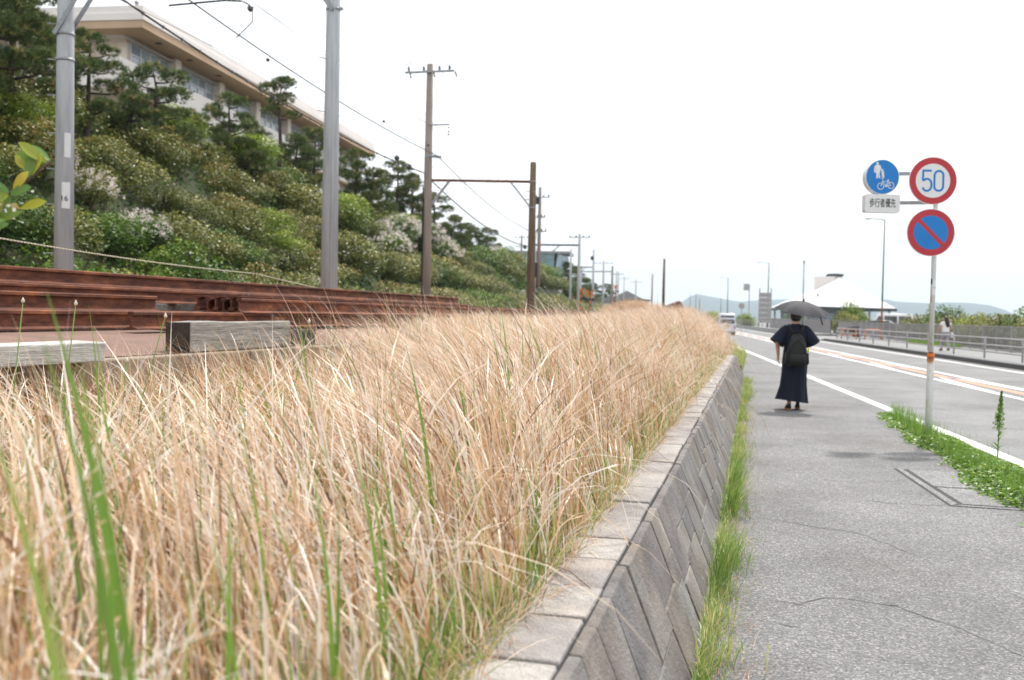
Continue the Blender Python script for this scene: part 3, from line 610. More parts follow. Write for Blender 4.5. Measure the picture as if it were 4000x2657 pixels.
def wall_foot():
    P = Pile()
    s0 = 2.6; cl = []
    while s0 < 24.5: cl.append((s0, NR.uniform(.15, 1.0) ** 1.5)); s0 += NR.uniform(.14, .42)
    for c, k in cl:
        n = int(40 + 190 * k); s = c + NR.normal(0, .06 + .07 * k, n); x = -.205 + np.abs(NR.normal(0, .03 + .06 * k, n))
        az = NR.uniform(-2.2, 2.2, n); V, Q = blades(np.stack([x, s, np.zeros(n)], 1), az, NR.uniform(.04, .22, n) * (.45 + .6 * k), NR.uniform(.0025, .006, n), NR.uniform(.0, .7, n), NR.uniform(.2, 1.5, n), 5)
        P.add(V, Q, np.repeat(np.clip(NR.normal(.6 + .15 * math.sin(c * 3), .28, n), 0, 1), 12))
    for c in (5.55, 7.6, 8.6):        # long arching tufts
        n = 90; s = c + NR.normal(0, .07, n); x = -.18 + np.abs(NR.normal(0, .04, n))
        V, Q = blades(np.stack([x, s, np.zeros(n)], 1), NR.uniform(-1.4, 1.4, n), NR.uniform(.25, .48, n), NR.uniform(.003, .0055, n), NR.uniform(0, .3, n), NR.uniform(.5, 1.5, n), 7)
        P.add(V, Q, np.repeat(np.clip(NR.normal(.4, .2, n), 0, 1), 16))
    tag(P.obj('wall_foot_weeds', M_blade), 'green tufts of grass and weeds along the foot of the stone wall', 'weeds', kind='stuff')
    P = Pile(); n = 1500; s = NR.uniform(2.8, 16, n); x = -.2 + np.abs(NR.normal(0, .12, n))
    V, Q = blades(np.stack([x, s, np.full(n, .004)], 1), NR.uniform(-2, 2, n), NR.uniform(.05, .16, n), NR.uniform(.0015, .003, n), NR.uniform(.7, 1.4, n), NR.uniform(.1, .5, n), 3)
    P.add(V, Q, np.repeat(np.clip(NR.normal(.3, .2, n), 0, 1), 8)); tag(P.obj('dead_grass_litter', M_straw), 'brown dead grass strewn between the weeds and the footpath', 'litter', kind='stuff')
wall_foot()
def leaf_cloud(C, N, size, asp=.55, droop=.0, rs=NR):
    """one flat rhombic leaf per point C, facing roughly N"""
    n = len(C); a = rs.normal(0, 1, (n, 3)); a -= (a * N).sum(1)[:, None] * N; a /= np.linalg.norm(a, axis=1)[:, None] + 1e-9; b = np.cross(N, a)
    sz = size if hasattr(size, '__len__') else np.full(n, size); sz = sz[:, None]
    V = np.stack([C - a * sz * .5, C + b * sz * asp * .5 - N * sz * droop, C + a * sz * .5, C - b * sz * asp * .5 - N * sz * droop], 1).reshape(-1, 3)
    return V, np.arange(n * 4).reshape(n, 4)
def unit(v): return v / (np.linalg.norm(v, axis=1)[:, None] + 1e-9)
def clover():
    P = Pile(); n = 30000; s = 6.2 + 10.6 * NR.rand(n) ** .9
    edge = road(3.64, s); inner = np.interp(s, [6.2, 8.6, 9.3, 11.2, 12, 13, 15, 16.8], [2.3, 2.05, 1.95, 1.98, 2.0, 1.9, 1.95, 2.02]) + .1 * fbm(s * 3.3, s * 0, 5) + .04 * NR.normal(0, 1, n)
    x = inner + (edge - inner) * NR.rand(n); dn = np.minimum(x - inner, edge + .04 - x); hh = np.clip(dn / .22, .15, 1) * np.interp(s, [6, 13.5, 15, 17], [.1, .09, .05, .03]) * (1 + .65 * fbm(x * 3.5, s * 3.5, 6))
    z = hh * NR.rand(n) ** .5 + .005
    N = unit(np.stack([NR.normal(0, .45, n), NR.normal(0, .45, n), np.full(n, 1.)], 1)); V, Q = leaf_cloud(np.stack([x, s, z], 1), N, NR.uniform(.022, .05, n), .8)
    P.add(V, Q, np.repeat(np.clip(NR.normal(.5, .2, n) + .15 * (z / (hh + .01) - .5), 0, 1), 4))
    n = 4200; s = NR.uniform(6.5, 16.5, n); x = np.interp(s, [6.2, 8.6, 11.2, 13, 16.8], [2.45, 2.15, 2.05, 2.0, 2.05]) + np.abs(NR.normal(.12, .12, n)); x = np.minimum(x, road(3.64, s))
    V, Q = blades(np.stack([x, s, np.zeros(n)], 1), NR.uniform(0, 6.28, n), NR.uniform(.08, .3, n), NR.uniform(.0025, .005, n), NR.uniform(0, .4, n), NR.uniform(0, .9, n), 4)
    P.add(V, Q, np.repeat(np.clip(NR.normal(.5, .2, n), 0, 1), 10))
    tag(P.obj('clover_patch', M_weed), 'bright green low clover and weeds around the foot of the sign post', 'weeds', kind='stuff')
    # soil under it
    b = MB(); vs = []
    for s in np.linspace(6.3, 16.5, 18): vs += [(float(np.interp(s, [6.2, 8.6, 9.3, 11.2, 12, 13, 15, 16.8], [2.3, 2.05, 1.95, 1.98, 2.0, 1.9, 1.95, 2.02])) + .03, s, .004), (float(road(3.63, s)), s, .004)]
    b.add(vs, [(2 * i, 2 * i + 1, 2 * i + 3, 2 * i + 2) for i in range(17)]); b.build('verge_soil', M_ground)['kind'] = 'structure'
clover()
def dock_plant(loc, h, label, rs):
    o = empty('dock_plant', loc, 0, label, 'plant'); MB().tube([(0, 0, 0), (.01, .01, h * .5), (.03, 0, h)], [.008, .006, .002], 6).build('stem', M_twig if False else M_weedstem, o)
    P = Pile(); n = 1500; k = rs.rand(n); z = h * (.42 + .58 * k); br = (1 - k) * .075 * (.5 + .5 * np.abs(np.sin(k * 26))) + .008; a = rs.uniform(0, 6.28, n)
    Cc = np.stack([.02 * k + br * np.cos(a) * rs.rand(n), br * np.sin(a) * rs.rand(n), z], 1); V, Q = leaf_cloud(Cc, unit(rs.normal(0, 1, (n, 3))), rs.uniform(.008, .02, n), .8, rs=rs)
    P.add(V, Q, np.repeat(np.clip(rs.normal(.6, .2, n), 0, 1), 4)); P.obj('seed_head', M_weed, o)
    P = Pile(); m = 12; zz = rs.uniform(.05, .62, m) * h
    V, Q = blades(np.stack([np.zeros(m), np.zeros(m), zz], 1), rs.uniform(0, 6.28, m), rs.uniform(.1, .2, m), rs.uniform(.02, .035, m), rs.uniform(.5, .9, m), rs.uniform(.6, 1.3, m), 6)
    [link('leaf', np_mesh('leaf', V[i * 14:i * 14 + 14], Q[:6], M_weed, np.full(14, .35)), o) for i in range(m)]
M_weedstem = basic('green_stem', lin('#7f9a4a'), lin('#66803a'), 9, .6)
dock_plant((2.6, 11.75, 0), .74, 'tall seeding dock weed rising from the clover by the road line', np.random.RandomState(3))
dock_plant((-3.1, 13.5, 1.1), 1.0, 'dry brown weed stalk with seed tips above the straw grass', np.random.RandomState(4)) if False else None
# ---------------------------------------------------------------- hillside shrubs and pines
def proj(p):
    m = SC.camera.matrix_world.inverted() @ Vector(p); return 2000 + 3889 * m.x / -m.z, 1328.5 - 3889 * m.y / -m.z
def bush_mesh(seed, mat, n=4600, leaf=.062, flower=False):
    r = np.random.RandomState(seed); K = 15
    d = unit(np.stack([r.normal(0, 1, K), r.normal(0, 1, K), np.abs(r.normal(.2, .7, K))], 1)); c = d * r.uniform(.3, .72, K)[:, None] * np.array([1, 1, .85]); rad = r.uniform(.28, .5, K)
    i = r.choice(K, n, p=rad ** 2 / (rad ** 2).sum()); nn = unit(r.normal(0, 1, (n, 3)) + np.array([0, 0, .35])); rr = rad[i] * (1 - .35 * r.rand(n) ** 2)
    bump = 1 + .14 * np.sin(nn[:, 0] * 9 + i) * np.sin(nn[:, 1] * 8 + i * 2) * np.sin(nn[:, 2] * 9)
    P = c[i] + nn * (rr * bump)[:, None]; P[:, 2] = P[:, 2] * .9 + .1
    N = unit(nn * .6 + r.normal(0, .6, (n, 3)) + np.array([0, 0, .5])); ok = P[:, 2] > -.25; P, N, i, nn = P[ok], N[ok], i[ok], nn[ok]; n = len(P)
    V, Q = leaf_cloud(P, N, leaf * r.uniform(.6, 1.5, n), .5, .12, r)
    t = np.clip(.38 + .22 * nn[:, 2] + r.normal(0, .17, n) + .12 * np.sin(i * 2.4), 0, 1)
    return np_mesh('foliage', V, Q, mat, np.repeat(t, 4))
def blossom_mesh(seed):
    r = np.random.RandomState(seed); K = 95; d = unit(np.stack([r.normal(0, 1, K), r.normal(0, 1, K), np.abs(r.normal(.5, .6, K))], 1)); c = d * r.uniform(.75, 1.02, K)[:, None]; c[:, 2] = c[:, 2] * .9 + .1
    n = 2200; i = r.randint(0, K, n); P = c[i] + r.normal(0, .042, (n, 3)); V, Q = leaf_cloud(P, unit(r.normal(0, 1, (n, 3)) + d[i]), r.uniform(.03, .055, n), .9, 0, r)
    return np_mesh('blossom', V, Q, M_blos, np.repeat(np.clip(r.normal(.5, .25, n), 0, 1), 4))
def stems_mesh(seed):
    r = random.Random(seed); b = MB()
    for _ in range(7):
        a, t = r.uniform(0, 6.28), r.uniform(.3, .9); b.tube([(0, 0, -.4), (math.cos(a) * t * .4, math.sin(a) * t * .4, .25), (math.cos(a) * t * .75, math.sin(a) * t * .75, .7)], [.03, .02, .008], 5, False)
    return b.mesh('stem', M_twig)
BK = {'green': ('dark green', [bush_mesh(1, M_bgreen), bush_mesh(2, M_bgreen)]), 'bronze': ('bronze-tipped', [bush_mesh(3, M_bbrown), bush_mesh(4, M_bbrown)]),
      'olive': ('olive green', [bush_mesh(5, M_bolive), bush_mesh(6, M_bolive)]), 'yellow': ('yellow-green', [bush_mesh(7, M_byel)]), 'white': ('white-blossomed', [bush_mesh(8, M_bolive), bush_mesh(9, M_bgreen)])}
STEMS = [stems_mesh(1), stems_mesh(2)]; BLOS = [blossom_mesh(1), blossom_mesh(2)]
RB = random.Random(23)
def zone(U):
    return 'left of the first pole' if U < 250 else 'between the concrete poles' if U < 1290 else 'short of the crossarm pole' if U < 1680 else 'past the crossarm pole' if U < 2080 else 'beyond the wooden pole'
def bush(kind, x, s, z, r, sz=None, where=None, group='shrubs covering the hillside'):
    desc, ms = BK[kind]; a = x + .09 * s; U, Vv = proj((x, s, z + r * .6))
    row = 'low by the tracks' if a > -15.5 else 'mid-slope' if a > -19.5 else 'on the crest'
    size = 'small' if r < 1.15 else 'large' if r > 1.75 else 'rounded'
    o = empty('shrub', (x, s, z), RB.uniform(0, 6.28), f'{size} {desc} shrub {where or row + " " + zone(U)}', 'shrub', group)
    o.scale = (r, r, r * (sz or RB.uniform(.7, .95)))
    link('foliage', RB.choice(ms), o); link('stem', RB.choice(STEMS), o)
    if kind == 'white': link('blossom', RB.choice(BLOS), o)
    return o
def plant_slope():
    s = 13.
    while s < 260:
        st = 1.75 if s < 45 else 2.5 if s < 100 else 5.0
        a = -13.3 + RB.uniform(-.3, .3)
        while a > -24.5:
            x = road(a, s) + RB.uniform(-.4, .4); ss = s + RB.uniform(-.5, .5) * st; U, Vv = proj((x, ss, 4))
            if -250 < U < 2560:
                z = float(hill_z(np.array([x]), np.array([ss]))[0]); r = (RB.uniform(1.2, 2.0) if s < 45 else RB.uniform(1.7, 2.7) if s < 100 else RB.uniform(2.8, 3.8))
                f = fbm(np.array([a * .22]), np.array([ss * .16]), 31)[0] + RB.uniform(-.35, .35)
                k = 'green' if f < -.3 else 'olive' if f < .25 else 'bronze' if f < .95 else 'yellow'
                if s > 60 and k == 'bronze' and RB.random() < .5: k = 'olive'
                if a < -21.5 and s < 70: z -= .4
                bush(k, x, ss, z, r)
            a -= st * RB.uniform(1.1, 1.5)
        s += st
    # blossoming shrubs seen in the photograph: (U, V, offset from the road line, radius)
    for U, a, r in [(170, -18., .95), (345, -17, .95), (540, -15.5, 1.0), (1225, -14, .7), (1520, -17, 1.7), (1640, -19, 2.3), (1560, -19.5, 2.0), (1720, -18, 2.0), (1500, -19, 1.4), (2020, -15, 1.3)]:
        yaw = R(13.7); t = math.tan(math.atan((U - 2000) / 3889) - yaw); ss = a / (t + .09); x = t * ss
        z = float(hill_z(np.array([x]), np.array([ss]))[0]); bush('white', x, ss, z + .55 * r, r)
    for U, a, r in [(560 / .59, -21.5, 2.2), (400 / .59, -22, 1.6), (1330, -18.5, 2.2), (1560, -21, 1.8), (60, -19, 1.3), (1100, -16, 1.2), (200, -20.5, 1.1)]:
        t = math.tan(math.atan((U - 2000) / 3889) - R(13.7)); ss = a / (t + .09); x = t * ss; z = float(hill_z(np.array([x]), np.array([ss]))[0]); bush('yellow', x, ss, z + .5 * r, r)
plant_slope()
def number_labels():
    by = {}
    for o in COL.objects:
        if o.get('group') == 'shrubs covering the hillside': by.setdefault(o['label'], []).append(o)
    W_ = 'first second third fourth fifth sixth seventh eighth ninth tenth eleventh twelfth thirteenth fourteenth fifteenth sixteenth seventeenth eighteenth nineteenth twentieth'.split()
    for lb, os_ in by.items():
        if len(os_) > 1:
            os_.sort(key=lambda q: proj(q.location)[0])
            for i, q in enumerate(os_): q['label'] = lb + ', ' + (W_[i] if i < len(W_) else 'last') + ' from left'
number_labels()
def undergrowth():
    P = Pile(); n = 52000; s = 12 + 120 * NR.rand(n) ** 1.5; a = -12.9 - 12 * NR.rand(n); x = a - .09 * s; z = hill_z(x, s) + NR.rand(n) ** 2 * .7; k = .5 + s / 60
    V, Q = leaf_cloud(np.stack([x, s, z], 1), unit(np.stack([NR.normal(.25, .5, n), NR.normal(-.2, .5, n), np.full(n, .8)], 1)), NR.uniform(.1, .19, n) * k, .5, .1); t = np.clip(NR.normal(.42, .22, n) + .2 * fbm(x * .5, s * .5, 77), 0, 1)
    P.add(V, Q, np.repeat(t, 4)); tag(P.obj('undergrowth', M_under), 'low green undergrowth filling the gaps between the hillside shrubs', 'undergrowth', kind='stuff')
undergrowth()
def pine_crown(seed, pads):
    r = np.random.RandomState(seed); P = []; D = []
    for (px, py, pz, rx, rz) in pads:
        m = int(230 * (rx / .8) ** 1.6); u = unit(r.normal(0, 1, (m, 3)) + np.array([0, 0, .55])); k = r.uniform(.5, 1, m)[:, None]
        c = np.array([px, py, pz]) + u * k * np.array([rx, rx, rz]); P.append(c); D.append(unit(u * .7 + np.array([0, 0, .8]) + r.normal(0, .25, (m, 3))))
    P = np.concatenate(P); D = np.concatenate(D); m = len(P); nn = 11
    d = unit(np.repeat(D, nn, 0) + r.normal(0, .55, (m * nn, 3))); b = np.repeat(P, nn, 0); L = r.uniform(.13, .26, m * nn)[:, None]; sd_ = unit(np.cross(d, r.normal(0, 1, d.shape))) * .012
    V = np.stack([b - sd_, b + sd_, b + d * L], 1).reshape(-1, 3); Q = np.arange(m * nn * 3).reshape(-1, 3)
    t = np.clip(np.repeat(r.normal(.45, .2, m), nn), 0, .9); t = np.where(np.repeat(r.rand(m) < .06, nn), 1., t)
    return np_mesh('crown', V, Q, M_pine, np.repeat(t, 3))
def pine_kind(seed, h, spread, lean, npad, low):
    r = random.Random(seed); tr = [(0, 0, -.6)]; x = y = 0
    for i in range(1, 7):
        k = i / 6; x += lean * h * .16 + r.uniform(-.14, .14); y += r.uniform(-.15, .15); tr.append((x, y, h * k))
    b = MB(); b.tube(tr, [.15, .13, .115, .1, .08, .055, .02], 7); pads = []
    for i in range(npad):
        k = low + (1 - low) * (i + .5) / npad; j = min(5, int(k * 6)); f = k * 6 - j; base = Vector(tr[j]).lerp(Vector(tr[j + 1]), f)
        a = i * 2.4 + r.uniform(-.5, .5); l = spread * (1.15 - .75 * k) * r.uniform(.6, 1.1); e = base + Vector((math.cos(a) * l, math.sin(a) * l, l * r.uniform(.05, .3)))
        b.tube([base, base.lerp(e, .55) + Vector((0, 0, -.08 * l)), e], [.055, .035, .015], 5); rx = r.uniform(.5, .85) * (1.1 - .3 * k); pads.append((e.x, e.y, e.z + .1, rx * .9, rx * .58))
        if l > .9: q = base.lerp(e, .6); pads.append((q.x + r.uniform(-.3, .3), q.y + r.uniform(-.3, .3), q.z + .18, rx * .7, rx * .45))
    pads.append((tr[-1][0], tr[-1][1], tr[-1][2] + .05, .6, .35))
    return b.mesh('trunk', M_bark, True), pine_crown(seed, pads)
PK = [pine_kind(1, 4.6, 1.9, .05, 11, .25), pine_kind(2, 5.6, 2.0, -.06, 12, .3), pine_kind(3, 6.6, 1.3, .03, 6, .66), pine_kind(4, 3.4, 1.8, .1, 9, .2)]
def pines():
    # (picture column of the trunk, offset from the road line, base height, kind, scale, turn, words)
    L = [(40, -19.5, 6.9, 1, 1.1, 0, 'pine at the picture edge left of the first concrete pole'), (-60, -18.5, 6.5, 0, 1.15, 2, 'pine half cut off by the left picture edge'), (150, -21, 7.0, 0, 1.1, 1, 'bushy pine just left of the first concrete pole top'),
         (330, -20.5, 7.0, 1, .92, 3.5, 'layered pine right behind the first concrete pole'), (480, -21.5, 7.3, 3, 1.0, 1, 'low pine with cloud-like pads under the parapet'), (610, -21, 7.4, 0, 1.1, 4, 'layered pine in front of the first school window'),
         (690, -21.8, 7.4, 3, 1.1, 2.2, 'small pine filling the gap below the first window'), (890, -21.6, 7.5, 1, 1.02, .4, 'slender pine with a dark leaning trunk against the windows'), (1085, -21.5, 8.3, 2, 1.12, 0, 'tallest pine with bare trunk and flat top above the roof edge'),
         (990, -22, 7.6, 0, 1.0, 5, 'spreading pine beside the tallest pine'), (1150, -21.4, 7.4, 0, 1.15, 2.6, 'broad pine at the foot of the tallest pine'), (1215, -22, 7.8, 1, 1.1, 3, 'pine just left of the second concrete pole'),
         (1385, -22, 8.0, 1, 1.1, 1.2, 'pine at the end wall of the school'), (1440, -21, 8, 3, 1.3, 0, 'low dark pine below the school end wall'), (1545, -22.5, 8.4, 1, 1.25, 2, 'open-topped pine standing past the school'), (1600, -22, 8, 0, 1.4, 5.1, 'dense pine left of the crossarm pole'),
         (1690, -22, 8.2, 0, 1.25, 4.2, 'pine directly behind the crossarm pole'), (1745, -22.5, 7.4, 3, 1.5, 1.1, 'wind-bent pine right of the crossarm pole'), (1830, -23, 7.6, 3, 1.6, 3.3, 'small pine on the crest short of the wooden pole'), (1900, -23.5, 7.6, 0, 1.4, 3.3, 'dark pine on the crest near the wooden pole'),
         (2190, -20, 5.4, 3, 2.2, .6, 'dark pine below the glass-fronted building'), (2240, -19, 4.6, 0, 1.9, 2, 'pine in the belt right of the glass-fronted building'), (2300, -18, 3.6, 3, 2.4, 4, 'far pine in the belt above the crossing signals'), (2360, -17, 3, 0, 2.0, 1, 'farthest pine in the belt before the houses')]
    for U, a, z, kd, sc, rz, words in L:
        t = math.tan(math.atan((U - 2000) / 3889) - R(13.7)); ss = a / (t + .09); x = t * ss
        o = empty('pine_tree', (x, ss, z - .4), rz, words, 'pine tree', 'pines along the top of the hillside'); o.scale = (sc * .95, sc * .95, sc * .82)
        link('trunk', PK[kd][0], o); link('crown', PK[kd][1], o)
pines()
# ---------------------------------------------------------------- near shrub with thick leaves
def leaf_shape(L, wd, fold, curl, n=6):
    V = []; F = []
    for i in range(n + 1):
        t = i / n; w = wd * math.sin(math.pi * min(1, t * .97 + .02)) ** .7 * (.55 + .55 * t) * .5; z = -curl * t * t * L
        V += [(t * L, -w, z + fold * w), (t * L, 0, z), (t * L, w, z + fold * w)]
    for i in range(n):
        for j in (0, 1): F.append((3 * i + j, 3 * i + j + 1, 3 * i + j + 4, 3 * i + j + 3))
    return np.array(V), np.array(F)
def near_shrub():
    o = empty('broadleaf_shrub', (-2.5, 2.3, .7), 0, 'thick-leaved shrub with white blossom and orange young leaves at the picture edge', 'shrub')
    r = np.random.RandomState(12); tips = [((.2, .1, .93), (.35, .25, 1.05)), ((.24, .16, .98), (.42, .3, 1.2)), ((.14, .12, 1.0), (.2, .2, 1.3)), ((.12, .06, .9), (.18, .16, 1.12)), ((.22, .05, .85), (.36, .08, .98)), ((0, .1, 1.0), (-.02, .2, 1.3))]
    b = MB(); b.tube([(0, 0, 0), (.04, .0, .45), (.08, .04, .7), (.14, .1, .92)], [.016, .013, .011, .008], 7)
    for a, e in tips: b.tube([(.08, .04, .7), a, e], [.007, .006, .004], 6)
    b.build('stem', M_twig, o, True)
    k = 0
    for a, e in tips:
        for _ in range(15):
            V, F = leaf_shape(r.uniform(.07, .1), r.uniform(.034, .046), .18, r.uniform(-.1, .25)); q = Vector(a).lerp(Vector(e), r.uniform(.35, 1.05)); ax = Vector((r.normal(.15, .9), r.normal(0, .35), r.uniform(-.2, 1.0))).normalized()
            ax2 = Vector((.35, -.85, .5)) + Vector((r.normal(0, .35), r.normal(0, .35), r.normal(0, .35))); yv = ax2.cross(ax).normalized(); zv = ax.cross(yv); rot = Matrix((ax, yv, zv)).transposed(); Vt = V @ np.array(rot).T
            young = r.rand() < .45; tint = r.uniform(.42, .72) if young else r.uniform(.05, .4)
            me = np_mesh('leaf', Vt, F, M_bigleaf, np.full(len(V), tint), True); lf = link('leaf', me, o, q)
            if not young and k % 4 == 0: pass
            k += 1
    P = Pile()
    for c in [(.2, .2, 1.22), (.15, .18, 1.16), (.3, .2, 1.05), (.1, .14, 1.1)]:
        n = 60; V, Q = leaf_cloud(np.array(c) + r.normal(0, .028, (n, 3)), unit(r.normal(0, 1, (n, 3))), r.uniform(.012, .024, n), .9, 0, r); P.add(V, Q, np.repeat(r.uniform(.2, .8, n), 4))
    P.obj('blossom', M_blos, o)
near_shrub()
def bud_stem(x, s, h, lean, label):
    o = empty('wild_onion_stem', (x, s, float(bank_z(x, s))), 0, label, 'flower stem', 'budding stems in front of the rails')
    e = (lean, .02, h); MB().tube([(0, 0, 0), (lean * .35, .01, h * .55), e], [.0035, .003, .002], 6).build('stem', M_weedstem, o, True)
    MB().lathe([(.001, -.008), (.006, -.004), (.0075, .002), (.004, .008), (.001, .016)], 8, Matrix.Translation(e)).build('bud', M_blosS, o, True)
M_blosS = basic('pale_bud', lin('#d8cfc0'), lin('#c9bda6'), 30, .7)
for x, s, h, ln, w in [(-2.95, 3.45, .83, .05, 'first budding onion stem before the long rail'), (-2.75, 3.5, .84, .06, 'second budding onion stem before the long rail'), (-2.6, 3.75, .8, .16, 'bent budding onion stem in front of the rail ends'), (-2.25, 4.5, .8, .12, 'budding onion stem beside the charred timber end'), (-2.55, 3.6, .62, .03, 'short budding onion stem low before the pale plank'), (-2.3, 3.9, .6, .05, 'short budding onion stem right of the pale plank')]:
    bud_stem(x, s, h, ln, w)
# ---------------------------------------------------------------- rails, timbers, rope
RAILP = [(-.0635, 0), (.0635, 0), (.0635, .011), (.012, .028), (.0078, .05), (.0078, .1), (.012, .116), (.0325, .122), (.0325, .146), (.025, .153), (-.025, .153), (-.0325, .146), (-.0325, .122), (-.012, .116), (-.0078, .1), (-.0078, .05), (-.012, .028), (-.0635, .011)]
def steel_rail(x, s0, s1, z, label, flip=False, rz=0):
    pr_ = [(px, .153 - pz) for px, pz in RAILP][::-1] if flip else RAILP
    b = MB(); n = 6
    for i in range(n): pass
    b.prism([(px, 0, pz) for px, pz in pr_], (0, s1 - s0, 0))
    o = b.build('steel_rail', M_rust, bevel=.003, loc=(x, s0, z)); o.rotation_euler = (0, 0, rz); tag(o, label, 'rail', 'rusty rails stacked beside the track'); return o
zb = 1.268
steel_rail(-5.52, -4, 8.35, 1.41, 'front rusty rail of the left stack, above the dark bottom rail'); steel_rail(-5.40, -4, 16, zb, 'dark bottom rail lying on the stained slab under the front rail')
steel_rail(-5.72, -4, 8.2, 1.41, 'second rail of the left stack, behind its front rail'); steel_rail(-5.95, -4, 20, zb, 'bottom rail lying behind the dark front one')
for i, (dx, fl) in enumerate([(0, False), (-.105, True), (-.21, False), (-.315, True), (-.42, False), (-.56, True)]):
    steel_rail(-5.06 + dx, 9.1 + i * .03, 34, 1.415 + (.02 if fl else 0), ['front rail of the right stack with its end facing the camera', 'upturned rail wedged behind the front rail of the right stack', 'third rail of the right stack counted from the timber sleeper', 'fourth rail of the right stack, upturned, counted from the timber sleeper', 'fifth rail of the right stack counted from the timber sleeper', 'backmost rail end of the right stack next to the left stack'][i], fl)
steel_rail(-5.05, 7.3, 32, zb, 'bottom rail of the right stack just behind the grey timber'); steel_rail(-5.3, 8.6, 33, zb, 'second bottom rail hidden deep under the right stack')
steel_rail(-6.6, -4, 21.8, 1.655, 'long rusty rail raised highest at the back of the stacks'); steel_rail(-6.78, -4, 21.5, 1.5, 'rail lying behind and below the raised back rail'); steel_rail(-6.4, -4, 22, 1.5, 'rail lying in front of and below the raised back rail')
def timber(x0, x1, s0, s1, z0, z1, mat, label, end=None, bev=.012, name='timber_sleeper'):
    o = empty(name, ((x0 + x1) / 2, (s0 + s1) / 2, z0), 0, label, 'timber', 'old timbers on the railway yard'); w, l, h = (x1 - x0) / 2, (s1 - s0) / 2, z1 - z0
    b = MB(); nseg = 6; r = random.Random(int(s0 * 100)); vs = []
    for i in range(nseg + 1):
        y = -l + 2 * l * i / nseg; j = lambda: r.uniform(-.006, .006); vs += [(-w + j(), y, j() * .3), (w + j(), y, j() * .3), (w + j(), y, h + j()), (-w + j(), y, h + j())]
    fs = [(4 * i + k, 4 * i + (k + 1) % 4, 4 * i + 4 + (k + 1) % 4, 4 * i + 4 + k) for i in range(nseg) for k in range(4)] + [(0, 3, 2, 1), (4 * nseg, 4 * nseg + 1, 4 * nseg + 2, 4 * nseg + 3)]
    b.add(vs, fs); b.build('beam', mat, o, bevel=bev)
    if end: MB().box(-w + .004, w - .004, -l - .004, -l + .004, .006, h - .006).build('end_face', end, o)
timber(-3.83, -3.645, 5.92, 7.4, 1.163, 1.37, M_timber, 'grey cracked timber sleeper with a charred end on the concrete edge', M_endgrain)
timber(-3.62, -3.44, 1.6, 4.75, 1.163, 1.27, M_plank, 'pale bleached plank lying along the concrete edge', None, .006)
timber(-3.9, -3.66, 1.4, 4.4, 1.166, 1.262, M_plank, 'second pale plank tucked behind the bleached plank', None, .006)
for s0, z0, z1, w in [(6.9, 1.27, 1.5, 'short wood block propping the raised rail near its middle'), (4.6, 1.27, 1.5, 'short wood block propping the raised rail at the picture edge'), (10.6, 1.27, 1.5, 'short wood block under the raised rail behind the rail ends'), (15.5, 1.27, 1.5, 'short wood block under the raised rail near the second concrete pole')]:
    timber(-7.0, -6.2, s0, s0 + .22, z0, z1, M_timber, w, None, .008, 'wood_block')
for s0, w in [(8.0, 'dark spacer timber under the left rail ends'), (9.6, 'dark spacer timber under the right rail ends'), (3.0, 'dark spacer timber under the left stack'), (20, 'far spacer timber under the right stack')]:
    timber(-5.9, -4.95, s0, s0 + .16, 1.2, 1.265, M_endgrain, w, None, .006, 'spacer_timber')
# fishplate like dark steel plate right of the timber
b = MB(); b.box(-.012, .012, 0, .5, 0, .13); o = b.build('steel_plate', M_dark, bevel=.003, loc=(-3.72, 7.5, 1.165)); tag(o, 'dark drilled steel joint plate at the far end of the timber', 'joint plate')
# the running track behind the stacks
def track():
    o = empty('railway_track', (0, 0, 0), 0, 'single railway track running behind the stacked rails', 'railway track')
    for a in (-8.1, -9.17):
        b = MB(); b.prism([(road(a, -6) + px, -6, 1.3 + pz) for px, pz in RAILP], (road(0, 260), 260, 0)); b.build('running_rail', M_rust, o)
    me = MB().box(-1.05, 1.05, -.1, .1, 0, .1).mesh('sleeper', M_endgrain)
    for i in range(120): s = -4 + i * .66; link('sleeper', me, o, (road(-8.63, s), s, 1.225))
track()
def rope():
    A = Vector((-11.0, 9.0, 2.66)); Bp = Vector((-11.0, 20.5, 2.25)); pts = []
    for i in range(25): t = i / 24; p = A.lerp(Bp, t); p.z -= .11 * 4 * t * (1 - t); pts.append(p)
    Cp = Vector((-11.2, 34, 1.72))
    for i in range(1, 15): t = i / 14; p = Bp.lerp(Cp, t); p.z -= .12 * 4 * t * (1 - t); pts.append(p)
    MBt = MB(); MBt.tube(pts, .011, 6); tag(MBt.build('striped_rope', M_rope, None, True), 'yellow and dark striped rope strung along the far side of the rails', 'rope')
    for p, w in ((Bp, 'rusty stake holding the striped rope mid-way'), (Cp, 'far rusty stake at the low end of the striped rope'), (A, 'rusty stake behind the picture-edge end of the striped rope')):
        q = MB(); q.tube([(0, 0, 0), (0, 0, p.z - 1.25 + .1)], .018, 6); q.tube([(0, 0, p.z - 1.25 + .08), (0, 0, p.z - 1.25 + .14)], .028, 6); tag(q.build('rope_stake', M_rust, loc=(p.x, p.y, 1.25)), w, 'stake', 'stakes of the striped rope')
rope()
